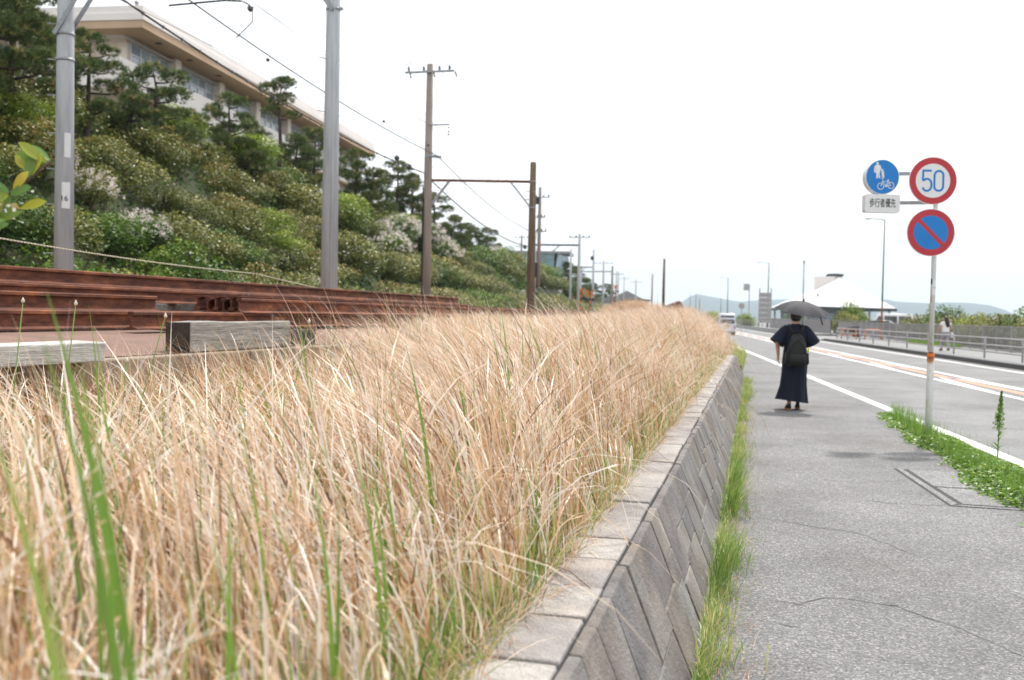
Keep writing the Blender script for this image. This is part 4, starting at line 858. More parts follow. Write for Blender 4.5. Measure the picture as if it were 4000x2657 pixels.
# ---------------------------------------------------------------- poles and wires
def pole_shaft(o, h, r0, r1, mat, n=20):
    MB().lathe([(r0, 0), (r0 + (r1 - r0) * .5, h * .5), (r1, h), (r1 * .6, h + .03)], n).build('shaft', mat, o, True)
def insulator(o, p, up=1, mat=None):
    MB().lathe([(.02, 0), (.05, .02 * up), (.03, .05 * up), (.055, .07 * up), (.03, .1 * up), (.05, .12 * up), (.02, .17 * up)], 10, Matrix.Translation(p)).build('insulator', M_porc, o, True)
def band(o, z, r, h=.05): MB().lathe([(r, z - h / 2), (r + .008, z - h / 2), (r + .008, z + h / 2), (r, z + h / 2)], 20).build('band', M_galv, o, True)
o = P1 = empty('utility_pole', (-12.44, 15.93, 1.2), 0, 'round concrete pole with white number plates left of the striped rope stake', 'utility pole', 'overhead line poles')
pole_shaft(o, 10.2, .178, .12, M_pole)
for z in (1.2, 2.1, 2.75, 3.4, 4.1, 4.75, 5.4): MB().tube([(-.12, -.04, z), (-.3, -.1, z + .01)], .009, 6).build('step_bolt', M_galv, o)
for z in (4.75, 5.22): band(o, z, .153)
for sgn in (-1, 1): MB().bar((-.12 * 1, -.17 * sgn, 5.2), (.85, -.17 * sgn, 6.5), .012, .09).build('brace', M_galv, o)
MB().bar((-.2, 0, 6.6), (4.2, 0, 6.6), .1, .12).build('beam', M_galv, o)
def curved_plate(o, z0, z1, a0, a1, r, mat, name='number_plate'):
    vs = []; n = 6
    for i in range(n + 1):
        a = a0 + (a1 - a0) * i / n
        for z in (z0, z1): vs.append((math.cos(a) * r, math.sin(a) * r, z))
    return MB().add(vs, [(2 * i, 2 * i + 2, 2 * i + 3, 2 * i + 1) for i in range(n)]).build(name, mat, o, True)
def text(body, size, mat, parent, loc, rot, name='lettering', sx=1.0, ext=.0005, center=True, bold=0.0):
    c = bpy.data.curves.new(name, 'FONT'); c.body = body; c.size = size; c.align_x = 'CENTER' if center else 'LEFT'; c.align_y = 'CENTER'; c.extrude = ext; c.offset = bold; c.materials.append(mat)
    t = bpy.data.objects.new('tmp_text', c); COL.objects.link(t); dg = bpy.context.evaluated_depsgraph_get(); me = bpy.data.meshes.new_from_object(t.evaluated_get(dg)); bpy.data.objects.remove(t)
    if not me.materials: me.materials.append(mat)
    ob = link(name, me, parent, loc, rot); ob.scale = (sx, 1, 1); return ob
curved_plate(o, 2.02, 2.5, -1.15, -.35, .184, M_plate); curved_plate(o, 2.95, 3.4, -.95, -.3, .178, M_plate); text('16', .14, M_ink, o, (.115, -.151, 2.2), (math.pi / 2, 0, R(37)))
o = empty('utility_pole', (-8.75, 19.5, 1.2), 0, 'stained grey concrete pole standing behind the rails nearest the straw grass', 'utility pole', 'overhead line poles')
pole_shaft(o, 10.2, .182, .125, M_pole)
MB().tube([(.1, -.155, .02), (.075, -.125, 5.2), (.06, -.11, 9)], .022, 8).build('cable_duct', M_pole, o, True)
for z in (2.0, 3.2, 4.4, 5.5): MB().tube([(-.09, -.1, z), (-.2, -.26, z + .01)], .01, 6).build('step_bolt', M_galv, o)
band(o, 6.55, .14, .07); MB().bar((-.15, -.02, 6.55), (.22, -.02, 6.55), .06, .05).build('clamp', M_galv, o)
MB().bar((.06, -.16, 6.5), (-.72, -.16, 7.5), .03, .1).build('brace', M_galv, o)
o = P3 = empty('utility_pole', (-12.25, 36.2, 1.2), 0, 'tall weathered pole with insulated crossarm and beam to the brown wooden pole', 'utility pole', 'overhead line poles')
pole_shaft(o, 9.65, .2, .12, M_poleb)
MB().lathe([(.24, 0), (.24, .85), (.2, .9)], 16).build('base_sleeve', M_pole, o)
MB().bar((-.95, -.14, 9.35), (1.0, -.14, 9.35), .07, .07).build('crossarm', M_galv, o)
for x in (-.8, -.2, .42, .82): insulator(o, (x, -.14, 9.4))
for x in (-.75, .2, 1.05): MB().tube([(x, -.14, 9.32), (x + .1, -.3, 9.1)], .03, 6).build('strain_insulator', M_porc, o)
MB().tube([(-.8, -.14, 9.55), (-.95, -.14, 9.7), (-.75, -.14, 9.75), (-.7, -.14, 9.55)], .015, 6).build('jumper', M_wire, o)
MB().bar((0, -.1, 7.35), (.85, -.1, 7.35), .05, .05).build('bracket', M_galv, o)
for z in (7.2, 7.05, 6.95): MB().lathe([(.01, 0), (.04, .02), (.04, .05), (.01, .07)], 8, Matrix.Translation((.82, -.1, z))).build('insulator', M_porc, o)
MB().bar((-.1, -.12, 6.2), (.55, -.12, 6.12), .06, .1).build('clamp', M_galv, o)
for i in range(18):
    z = .9 + i * .45; MB().tube([((-.16 if i % 2 else .12), -.1, z), ((-.26 if i % 2 else .2), -.12, z)], .01, 5).build('step_bolt', M_galv, o)
MB().tube([(-.17, -.1, .3), (-.15, -.1, 5)], .022, 6).build('cable_duct', M_dark, o); MB().tube([(-.1, -.17, .3), (-.1, -.15, 4.6)], .02, 6).build('cable_duct', M_dark, o)
MB().bar((0, 0, 5.28), (3.92, .8, 5.28), .07, .09).build('beam', M_rust, o); MB().bar((.1, 0, 4.3), (.8, .14, 5.24), .09, .09).build('brace', M_galv, o); MB().bar((3.85, .78, 4.3), (3.1, .62, 5.24), .05, .06).build('brace', M_galv, o)
o = empty('wooden_pole', (-8.33, 37.0, 1.2), 0, 'brown wooden pole carrying the right end of the track beam', 'wooden pole', 'overhead line poles')
pole_shaft(o, 6.0, .17, .115, M_polewood); band(o, 5.28, .125); band(o, 4.3, .135)
for z, x in ((4.9, -.25), (4.6, -.3)): MB().bar((x, -.1, z), (.1, -.1, z), .03, .03).build('bracket', M_galv, o)
def far_pole(x, s, z0, z1, r, label, mat=M_poleb, arm=None, box=None):
    o = empty('utility_pole', (x, s, z0), 0, label, 'utility pole', 'overhead line poles'); pole_shaft(o, z1 - z0, r, r * .7, mat, 10)
    if arm:
        for az, aw in arm:
            MB().bar((-aw, 0, az - z0), (aw, 0, az - z0), .07, .07).build('crossarm', M_galv, o)
            for q in (-.9, -.35, .35, .9): MB().lathe([(.03, 0), (.06, .05), (.03, .16)], 6, Matrix.Translation((q * aw, 0, az - z0 + .03))).build('insulator', M_porc, o)
    if box: MB().lathe([(.0, 0), (.22, .03), (.22, .5), (.05, .58)], 10, Matrix.Translation((box[0], -.1, box[1] - z0))).build('transformer', M_dark, o)
    return o
far_pole(-15.0, 69, 3.5, 10.4, .15, 'thin line pole with a ladder of arms close behind the brown wooden pole', arm=[(9.7, .7), (8.3, .4), (7.3, .5)], box=(-.25, 9.2))
far_pole(-14.5, 65, 1.25, 7.3, .14, 'pale pole carrying a dark signal, hidden partly by the wooden pole', M_pole)
sg = empty('railway_signal', (-14.28, 64.6, 3.9), 0, 'dark railway signal head seen just right of the wooden pole', 'signal'); MB().box(-.2, .2, -.12, .1, 0, 1.0).build('housing', M_dark, sg, bevel=.06); MB().bar((-.3, .3, .5), (0, .1, .5), .06, .06).build('bracket', M_galv, sg)
o = far_pole(-18.25, 82.2, 1.25, 7.8, .16, 'left pole of the second track portal', M_pole)
MB().bar((0, 0, 6.05), (3.7, .9, 6.1), .12, .14).build('beam', M_dark, o); MB().bar((.1, 0, 4.2), (2.0, .5, 6.0), .1, .1).build('brace', M_galv, o)
far_pole(-14.57, 83.1, 1.25, 8.3, .15, 'right pole of the second track portal, topped by a small crossarm', M_pole, arm=[(8.0, .9)])
o = far_pole(-25.4, 138.2, 1.0, 10.7, .19, 'left pole of the third track portal', M_pole); MB().bar((0, 0, 7.2), (3.1, .7, 7.2), .12, .14).build('beam', M_dark, o); MB().bar((.05, 0, 5.2), (2.0, .45, 7.1), .1, .1).build('brace', M_galv, o)
far_pole(-22.3, 138.9, 1.0, 10.7, .18, 'right pole of the third track portal with a grey box', M_pole, box=(-.2, 9.2))
far_pole(-22.4, 149.2, 1.0, 9.7, .18, 'far pole with a wide crossarm beyond the third track portal', M_pole, arm=[(9.3, 1.4)])
o = far_pole(-21.1, 149.5, 1.0, 8.9, .2, 'dark far pole at the right end of the farthest beam'); MB().bar((0, 0, 7.1), (-4.5, -1.1, 7.0), .12, .14).build('beam', M_dark, o)
far_pole(-25.67, 148.4, 1.0, 8.4, .17, 'pale far pole at the left end of the farthest beam', M_pole)
far_pole(-29.9, 126.8, 7.0, 11.7, .16, 'service pole on the hill crest with a dark transformer', arm=[(11.4, .9), (10.2, .7)], box=(.5, 9.9))
far_pole(-7.22, 80.7, 2.3, 6.1, .12, 'leaning dark pole on the grassy mound by the rusty sheet piles', M_polewood)
far_pole(-14.2, 140.8, 1.0, 7.4, .14, 'short far pole between the houses and the grassy mound', M_poleb)
for i, (x, s, h) in enumerate([(-26, 190, 10), (-29, 215, 11), (-31, 240, 11), (-24, 205, 9)]): far_pole(x, s, 1, h, .17, ['one of the far poles crowded over the houses, nearest', 'far pole over the houses, second', 'far pole over the houses, farthest', 'far pole right of the house roofs'][i], M_pole, arm=[(h - .6, 1.2)])
def wire(pts, sag, r, label, mat=M_wire, balls=None, n=14, ring=0):
    P = []
    for k in range(len(pts) - 1):
        a, b = Vector(pts[k]), Vector(pts[k + 1]); sg_ = sag * (b - a).length / 20
        for i in range(n if k < len(pts) - 2 else n + 1): t = i / n; p = a.lerp(b, t); p.z -= 4 * sg_ * t * (1 - t); P.append(p)
    o = empty('overhead_wire', P[0], 0, label, 'wire', 'overhead wires'); q0 = P[0]
    MB().tube([p - q0 for p in P], r, 6, False).build('cable', mat, o, True)
    if ring:
        b = MB(); d = 0
        for u, v in zip(P[:-1], P[1:]):
            L = (v - u).length; m = int(L / ring)
            for i in range(m): w = u.lerp(v, (i + .5) / m) - q0; b.lathe([(r * 1.1, -.012), (r * 1.75, -.012), (r * 1.75, .012), (r * 1.1, .012)], 6, Matrix.Translation(w) @ (v - u).to_track_quat('Z', 'Y').to_matrix().to_4x4())
        b.build('cable_rings', M_galv, o)['kind'] = 'stuff'
    for q, rr in (balls or []):
        MB().lathe([(0.001, -rr), (rr * .7, -rr * .7), (rr, 0), (rr * .7, rr * .7), (0.001, rr)], 12, Matrix.Translation(Vector(q) - q0)).build('ball', M_galv if rr > .1 else M_porc, o, True)
    return P
wire([(-11.2, -4, 8.8), (-11.7, 16, 8.15), (-11.85, 36.1, 7.38), (-15.2, 69, 7.2), (-18.3, 82, 7.2), (-25.2, 138, 7.4)], .28, .018, 'thick dark feeder cable rising from the crossarm pole to the picture top')
wire([(-12.5, -4, 8.4), (-12.55, 15.9, 7.85), (-12.4, 36.1, 6.75), (-15.4, 69, 6.2), (-18.5, 82, 6.0)], .38, .024, 'bundled telephone cable hung on rings in front of the school', ring=.55, balls=[((-12.4, 33.2, 6.86), .1), ((-12.4, 34.5, 6.75), .1)])
for i, (x, z, zz) in enumerate([(-13.05, 10.65, 11.1), (-12.45, 10.7, 11.2), (-11.8, 10.65, 11.1), (-11.4, 10.7, 11.1)]):
    wire([(x, -6, zz + .3), (x, 16, zz), (x, 36.1, z), (x - 2.8, 69, 9.8), (x - 9, 130, 9.6)], .25, .007, ['leftmost', 'second', 'third', 'rightmost'][i] + ' of the faint high wires over the crossarm', M_wire2)
mw = wire([(-10.6, -4, 8.3), (-10.5, 18, 8.0), (-10.4, 36.5, 7.55), (-14, 69, 7.2), (-16.6, 82.6, 7.1)], .18, .007, 'thin messenger wire above the track', M_wire2)
wire([(-10.6, -4, 6.7), (-10.5, 18, 6.6), (-10.4, 36.5, 6.1), (-14, 69, 6.0), (-16.6, 82.6, 6.0)], .02, .007, 'straight contact wire over the track', M_wire2, balls=[((-10.5, s, 6.9 + .0 * s), .045) for s in (13.5, 15.5, 20, 23.5, 27, 31)])
wire([(-12.2, 36.1, 8.55), (-15.1, 69, 8.6), (-18, 82, 8.2)], .2, .007, 'thin wire from the small bracket of the crossarm pole', M_wire2); wire([(-12.0, -4, 9.8), (-12.1, 16, 9.2), (-12.2, 36.1, 8.55)], .2, .008, 'thin wire ending at the small bracket of the crossarm pole', M_wire2)
wire([(-12.3, 36.2, 6.2), (-29.9, 126.8, 10.2)], .1, .012, 'sagging service wire running to the pole on the hill crest', M_wire)
for x, z in ((-12.9, 9.2), (-11.5, 8.7)): wire([(x, -6, z + 1.2), (x, 16, z + .6), (x + .3, 36.1, z), (x - 2.6, 69, z - .3)], .25, .007, 'faint wire %s the pale messenger wire' % ('left of' if x < -12 else 'right of'), M_wire2)
lw = Vector((-12, -3, 7))
arm_ = empty('line_pull_off', (-10.2, 18.0, 7.55), 0, 'slender line bracket with insulator hanging in front of the feeder cable', 'line bracket'); MB().tube([(-1.2, -.4, -.15), (-.2, 0, .02), (.1, .1, .02)], .02, 6).build('rod', M_wire, arm_); MB().lathe([(.02, 0), (.06, .04), (.06, .1), (.02, .14)], 8, Matrix.Translation((.3, .1, -.2))).build('insulator', M_porc, arm_); MB().tube([(.1, .1, .02), (.35, .1, -.1), (.35, .1, -.4), (.0, .1, -.7)], .012, 6).build('jumper', M_wire, arm_)
# ---------------------------------------------------------------- school building
def school():
    o = empty('school_building', (-32.7, 48.1, 0), math.atan(.09), 'cream two-storey school with deep flat eaves above the hillside pines', 'building')
    # local: +y along the long front, +x towards the road, front face at x=-1.9 (eaves overhang to x=0)
    L = 44.2; W_ = 16.; ZR = 17.35; FX = -1.9; SY = 1.6
    MB().box(-W_, FX, SY, L - 1.2, 8.0, 16.55).build('wall', M_bldg, o)
    rf = MB().box(-W_ - 1, 0, 0, L, 17.0, 17.42).build('roof', M_bldg2, o, bevel=.03); MB().box(-W_ - .9, -.08, .08, L - .08, 17.42, 17.8).build('parapet', M_bldg2, rf); MB().box(-W_ - .95, -.06, .06, L - .06, 16.6, 17.0).build('soffit', M_soffit, rf)
    for y in (.2, 9, 20, 31, 40): MB().lathe([(.09, 0), (.09, .12), (.16, .2), (.05, .3)], 8, Matrix.Translation((-.5, y, 17.8))).build('roof_vent', M_gutter, rf)
    for z, nm in ((16.35, 'upper'), (12.9, 'lower')):
        MB().tube([(FX + .35, SY - .9, z), (FX + .35, L - 1.6, z)], .06, 8).build('rain_pipe', M_gutter, o)
    MB().tube([(FX + .35, SY - .9, 16.35), (-W_, SY - .9, 16.35)], .06, 8).build('rain_pipe', M_gutter, o)
    # parapet bands below each window storey
    for z0, z1 in ((13.3, 14.9), (9.6, 11.2)):
        MB().box(FX + .004, FX + .9, -.6, L - 1.0, z0, z1).build('balcony_wall', M_bldg2, o, bevel=.03); MB().box(-W_, FX, SY - 2.0, SY - .05, z0, z1).build('balcony_wall', M_bldg2, o, bevel=.03)
        MB().box(FX, FX + .85, -.55, L - 1.05, z0 - .12, z0 - .002).build('balcony_soffit', M_soffit, o)
    nb = 7; bw = 6.1; y0 = SY
    wm = None
    for k in range(nb):
        y = y0 + k * bw
        for fl, (z0, z1) in enumerate(((14.7, 16.3), (11.0, 12.8))):
            if fl == 0 or True:
                MB().box(FX, FX + .55, y + 4.75, y + 5.45, z0 - .1, 16.55 if fl == 0 else 13.2).build('column', M_bldg, o, bevel=.02)
                MB().box(FX, FX + .35, y + 5.5, y + 5.95, z0 - .1, 16.55 if fl == 0 else 13.2).build('column', M_soffit, o, bevel=.02)
            w = MB(); ya, yb = y + .35, y + 4.7
            for yy in np.linspace(ya, yb, 5): w.box(FX + .02, FX + .1, yy - .035, yy + .035, z0, z1)
            for zz in (z0 + .03, z0 + (z1 - z0) * .62, z1 - .03): w.box(FX + .022, FX + .098, ya, yb, zz - .03, zz + .03)
            wo_ = w.build('window', M_alu, o)
            for i in range(4):
                a, b_ = np.linspace(ya, yb, 5)[i:i + 2]; MB().box(FX + .004, FX + .05, a + .036, b_ - .036, z0 + .06, z0 + (z1 - z0) * .62 - .03).build('pane', M_glass, wo_)
                MB().box(FX + .004, FX + .05, a + .036, b_ - .036, z0 + (z1 - z0) * .62 + .03, z1 - .06).build('pane', M_blind if (i + k) % 3 else M_glass, wo_)
    # end facing the camera
    for i in range(3):
        x = -4.2 - i * 4.2; MB().box(x - .35, x + .35, SY - .6, SY, 8, 16.55).build('column', M_bldg, o, bevel=.02)
        for z0, z1 in ((14.9, 16.2), (10.6, 12.7)):
            w = MB()
            for xx in np.linspace(x - 3.6, x - .5, 4): w.box(xx - .04, xx + .04, SY - .1, SY - .02, z0, z1)
            for zz in (z0 + .03, z1 - .5, z1 - .03): w.box(x - 3.6, x - .5, SY - .098, SY - .022, zz - .03, zz + .03)
            wo_ = w.build('window', M_alu, o); xs = np.linspace(x - 3.6, x - .5, 4)
            for q in range(3): MB().box(xs[q] + .04, xs[q + 1] - .04, SY - .05, SY - .004, z0 + .06, z1 - .53).build('pane', M_glass, wo_); MB().box(xs[q] + .04, xs[q + 1] - .04, SY - .05, SY - .004, z1 - .47, z1 - .06).build('pane', M_glass, wo_)
    MB().box(-W_ - 16, -W_, 4, 22, 8, 16.2).build('wing_wall', M_bldg, o)
    for y in (3.2, 7, 11): MB().lathe([(.2, 0), (.2, .02)], 12, Matrix.Translation((-.8, y, 16.57))).build('downlight', M_dark, o)
school()
def glass_house():
    o = empty('glass_front_building', (-41, 190, 0), 0, 'glass-fronted pavilion with thin flat roof on the far hill', 'building')
    MB().prism([(-8, -6, 13.0), (6.6, -4.0, 13.0), (4.5, 12, 13.4), (-8, 12, 13.4)], (0, 0, .45)).build('roof', M_grey, o)
    MB().prism([(-7, -4.9, 8.9), (3.3, -3.5, 8.9), (3.8, 10, 8.9), (-7, 10, 8.9)], (0, 0, 4.05)).build('core', M_grey, o)
    MB().prism([(-7.2, -5.2, 5.5), (4.4, -3.7, 5.5), (5.2, 10, 5.5), (-7, 10, 5.5)], (0, 0, 3.3)).build('base', M_bldg2, o)
    p = lambda x, z: Vector((x, -5.4 + (x + 7.2) * .145 - (z - 8.8) * .06, z))
    for i in range(6):
        x0, x1 = -7.2 + i * 1.8, -7.2 + (i + 1) * 1.8 - .08
        for z0, z1 in ((8.85, 10.2), (10.3, 11.8), (11.9, 13.0)):
            k0, k1 = 1 + (z0 - 8.8) * .012, 1 + (z1 - 8.8) * .012
            MB().prism([p(x0, z0), p(x1, z0), p(x1 * k1 if i == 5 else x1, z1), p(x0, z1)], (0, .06, 0)).build('pane', M_paleglass, o)
    for i in range(5):
        y0 = -3.7 + i * 2; MB().prism([(3.55 + .0 * i, y0, 8.85), (3.7, y0 + 1.9, 8.85), (4.35, y0 + 1.9, 13.0), (4.2, y0, 13.0)], (.05, 0, 0)).build('pane', M_paleglass, o)
glass_house()
def house(x, s, w, d, h, roof, label, wallm, roofm):
    o = empty('house', (x, s, 0), R(5), label, 'house', 'far houses past the crossing'); MB().box(-w / 2, w / 2, 0, d, 0, h).build('wall', wallm, o)
    MB().prism([(-w / 2 - .4, -.4, h), (w / 2 + .4, -.4, h), (w / 2 + .4, -.4, h + .25), (0, -.4, h + roof), (-w / 2 - .4, -.4, h + .25)], (0, d + .8, 0)).build('roof', roofm, o)
    for i in range(3): wn = MB().box(-w / 2 + .6 + i * w / 3.2, -w / 2 + 1.7 + i * w / 3.2, -.04, .03, h * .55, h * .55 + 1.2).build('window', M_glass, o)
house(-31.5, 250, 7, 9, 5.6, 2.2, 'grey far house with a low gabled roof', M_grey, M_grey); house(-27.2, 241, 4.2, 7, 5.2, .5, 'white far house with a flat dark roof edge', M_bldg2, M_dark); house(-37, 262, 6, 9, 5, 2, 'pale far house half hidden behind the poles', M_bldg2, M_grey)
def crossing(x, s, h, label):
    o = empty('crossing_signal', (x, s, 1.1), 0, label, 'crossing signal', 'level crossing signals')
    for i in range(int(h / .3)): MB().lathe([(.09, i * .3), (.09, i * .3 + .298)], 8).build('stripe', M_sig if i % 2 else M_dark, o)
    for a in (35, -35): MB().bar((-.5 * math.cos(R(a)), -.12, h - .25 - .5 * math.sin(R(a))), (.5 * math.cos(R(a)), -.12, h - .25 + .5 * math.sin(R(a))), .03, .14).build('cross_board', M_sig, o)
    for x_ in (-.35, .35): MB().lathe([(.17, 0), (.17, .1)], 12, Matrix.Translation((x_, -.1, h - .95)) @ Matrix.Rotation(R(90), 4, 'X')).build('lamp', M_dark, o)
crossing(-17.1, 98.9, 3.0, 'striped orange crossing signal beside the third portal'); crossing(-16.5, 101, 2.9, 'second striped crossing signal just right of its twin'); crossing(-20.6, 150, 5.0, 'tall far crossing signal with orange boards on the dark pole')
def sheet_piles():
    o = empty('sheet_pile_wall', (-6.83, 80.7, .6), 0, 'rusty dark sheet-pile wall holding the grassy mound', 'retaining wall')
    for i in range(6): MB().box(-.75 + i * .26, -.75 + i * .26 + .25, -.05 + .09 * (i % 2), .05 + .09 * (i % 2), 0, 1.6 + .1 * i).build('pile', M_rust, o)
    for i in range(9): MB().box(.78 + .08 * (i % 2), .9 + .08 * (i % 2), i * .5, i * .5 + .48, 0, 2.15 - .05 * i).build('pile', M_rust, o)
    m = MB(); m.lathe([(3.2, 0), (2.8, .9), (1.8, 1.5), (.3, 1.7)], 14, Matrix.Translation((-3.0, 3.2, 0))); q = m.build('mound', M_ground, o)
    P = Pile(); n = 2600; rr = 3.0 * NR.rand(n) ** .5; a = NR.uniform(0, 6.28, n); x = -3 + rr * np.cos(a); y = 3.2 + rr * np.sin(a)
    V, Q = blades(np.stack([x, y, 1.7 - (rr / 3) ** 2 * .9], 1), np.pi + NR.normal(0, .7, n), NR.uniform(.4, .9, n), np.full(n, .03), NR.uniform(0, .3, n), NR.uniform(.3, 1.2, n), 3)
    P.add(V, Q, np.repeat(np.clip(NR.normal(.5, .2, n), 0, 1), 8)); P.obj('mound_grass', M_straw, o)
sheet_piles()
# ---------------------------------------------------------------- road sign post
def disc(o, name, c, r, mat, rz, y, n=48, th=.004, parent=None, tilt=0):
    pts = [(r * math.cos(2 * math.pi * i / n), 0, r * math.sin(2 * math.pi * i / n)) for i in range(n)]
    return MB().prism(pts, (0, th, 0)).build(name, mat, parent or o, loc=(c[0], c[1], c[2]) if not parent else (0, y, 0), rot=(0, tilt, rz) if not parent else None)
def flat(parent, name, pts, mat, y, th=.0012): return MB().prism([(x, 0, z) for x, z in pts], (0, th, 0)).build(name, mat, parent, loc=(0, y, 0))
def stroke(pts, w):
    """polyline of x,z turned into a flat outline"""
    A, B_ = [], []
    for i, p in enumerate(pts):
        a = Vector(pts[max(i - 1, 0)]); b = Vector(pts[min(i + 1, len(pts) - 1)]); d = (b - a).normalized(); n = Vector((-d.y, d.x)) * w / 2; A.append((p[0] + n.x, p[1] + n.y)); B_.append((p[0] - n.x, p[1] - n.y))
    return A, B_
def ribbon(parent, name, pts, w, mat, y, th=.0012):
    A, B_ = stroke(pts, w); b = MB(); n = len(pts); vs = [(x, 0, z) for x, z in A] + [(x, 0, z) for x, z in B_]
    b.add(vs + [(x, th, z) for x, _, z in vs], [(i, i + 1, n + i + 1, n + i) for i in range(n - 1)] + [(2 * n + i, 3 * n + i, 3 * n + i + 1, 2 * n + i + 1) for i in range(n - 1)]); return b.build(name, mat, parent, loc=(0, y, 0))
def arc(cx, cz, r, a0, a1, n=14, rx=None): return [(cx + (rx or r) * math.cos(R(a0 + (a1 - a0) * i / n)), cz + r * math.sin(R(a0 + (a1 - a0) * i / n))) for i in range(n + 1)]
def sign_post():
    o = empty('road_sign_post', (2.18, 13.55, 0), 0, 'rusty white post carrying the speed, no-parking and shared-path signs', 'sign post')
    MB().lathe([(.0445, -.1), (.0445, 1.05), (.035, 1.075)], 20).build('lower_tube', M_post, o, True); MB().lathe([(.0305, 1.07), (.0305, 3.5), (.01, 3.52)], 20).build('upper_tube', M_post, o, True)
    MB().lathe([(.045, 1.03), (.0475, 1.035), (.0475, 1.06), (.044, 1.075)], 20).build('rust_collar', M_sig, o)
    curved_plate(o, 1.92, 2.02, -2.6, -.6, .0325, M_plate, 'sticker'); curved_plate(o, 1.95, 2.02, -2.6, -2.0, .034, M_ink, 'sticker'); curved_plate(o, 1.82, 1.9, -1.9, -.7, .0325, M_signwhite, 'sticker')
    MB().bar((-.62, .05, 3.36), (0, .05, 3.36), .02, .045).build('sign_arm', M_galv, o); MB().bar((-.62, .05, 2.99), (0, .05, 2.99), .02, .045).build('sign_arm', M_galv, o)
    F = R(12)
    def plate(name, x, z, r, rz): # round disc facing the camera side
        e = empty(name, (x, -.085, z), rz); e.parent = o; return e
    s5 = plate('speed_sign', -.055, 3.25, .3, F); n = 56
    disc(s5, 'backing', 0, .3, M_signwhite, 0, 0, n, .012, s5); disc(s5, 'red_ring', 0, .292, M_red, 0, -.0015, n, .0013, s5); disc(s5, 'white_field', 0, .214, M_signwhite, 0, -.003, n, .0013, s5)
    # numerals drawn with strokes
    five = [(-.02, .125), (-.128, .125), (-.134, -.002), (-.128, .008)] + arc(-.075, -.045, .062, 150, 90, 5) + arc(-.075, -.045, .062, 80, -90, 14) + arc(-.075, -.045, .062, -100, -165, 6)
    ribbon(s5, 'numeral', [(-.02, .125), (-.136, .125)], .026, M_blue, -.0045); ribbon(s5, 'numeral', [(-.123, .135), (-.127, .0)], .026, M_blue, -.0043)
    ribbon(s5, 'numeral', [(-.127, .004)] + arc(-.075, -.045, .068, 135, 0, 12, .056) + arc(-.075, -.062, .066, 0, -160, 14, .056), .026, M_blue, -.0047)
    zr = arc(.072, .068, .055, 0, 180, 14) + arc(.072, -.07, .055, 180, 360, 14); ribbon(s5, 'numeral', zr + [zr[0]], .026, M_blue, -.0045)
    s6 = plate('no_parking_sign', -.06, 2.6, .3, F)
    disc(s6, 'backing', 0, .3, M_signwhite, 0, 0, n, .012, s6); disc(s6, 'red_ring', 0, .292, M_red, 0, -.0015, n, .0013, s6); disc(s6, 'blue_field', 0, .214, M_blue, 0, -.003, n, .0013, s6)
    ribbon(s6, 'red_bar', [(-.155, .155), (.155, -.155)], .05, M_red, -.0045)
    s7 = plate('shared_path_sign', -.655, 3.305, .22, F); s7.rotation_euler = (0, R(-6), F + R(6))
    disc(s7, 'box', 0, .222, M_signwhite, 0, 0, n, .1, s7); disc(s7, 'blue_face', 0, .214, M_blue, 0, -.0015, n, .0013, s7); y = -.003
    def ell(cx, cz, rx, rz_, m=14): return [(cx + rx * math.cos(2 * math.pi * i / m), cz + rz_ * math.sin(2 * math.pi * i / m)) for i in range(m)]
    flat(s7, 'adult_mark', ell(-.055, .178, .016, .018), M_signwhite, y); flat(s7, 'adult_mark', [(-.088, .15), (-.07, .16), (-.04, .16), (-.022, .148), (-.026, .06), (-.04, .06), (-.03, -.012), (-.05, -.012), (-.056, .05), (-.064, -.012), (-.084, -.012), (-.078, .06), (-.086, .06)], M_signwhite, y)
    ribbon(s7, 'adult_mark', [(-.086, .15), (-.1, .1), (-.096, .06)], .015, M_signwhite, y - .0004); ribbon(s7, 'adult_mark', [(-.026, .148), (-.012, .1), (.0, .075)], .014, M_signwhite, y - .0004)
    flat(s7, 'child_mark', ell(.006, .086, .011, .012), M_signwhite, y); flat(s7, 'child_mark', [(-.012, .07), (.022, .07), (.02, .025), (.022, -.01), (.01, -.01), (.006, .015), (.0, -.01), (-.012, -.01), (-.008, .025)], M_signwhite, y)
    for cx in (-.035, .1): rg = arc(cx, -.115, .04, 0, 360, 22); ribbon(s7, 'bicycle_mark', rg, .008, M_signwhite, y)
    for pth in ([(-.035, -.115), (-.002, -.06), (.07, -.06), (.1, -.115)], [(-.002, -.06), (.035, -.118), (.1, -.115)], [(.035, -.118), (.072, -.045)], [(.055, -.045), (.085, -.043)], [(-.01, -.075), (.0, -.035), (-.018, -.022), (.015, -.018)]): ribbon(s7, 'bicycle_mark', pth, .008, M_signwhite, y - .0004)
    flat(s7, 'bicycle_mark', ell(.035, -.118, .013, .014), M_signwhite, y - .0006)
    s8 = plate('caption_plate', -.645, 2.97, .2, F + R(4)); w, h, r_ = .226, .115, .025
    rr = []
    for cx, cz, a in ((w - r_, h - r_, 0), (-w + r_, h - r_, 90), (-w + r_, -h + r_, 180), (w - r_, -h + r_, 270)): rr += arc(cx, cz, r_, a, a + 90, 5)
    MB().prism([(x, 0, z) for x, z in rr], (0, .1, 0)).build('box', M_signwhite, s8)
    text('歩行者優先', .078, M_ink, s8, (0, -.002, -.002), (math.pi / 2, 0, 0), sx=.9, bold=.0006).scale = (.88, 1.55, 1)
    MB().box(-.02, .02, .03, .07, .11, .14).build('link', M_galv, s8)
sign_post()
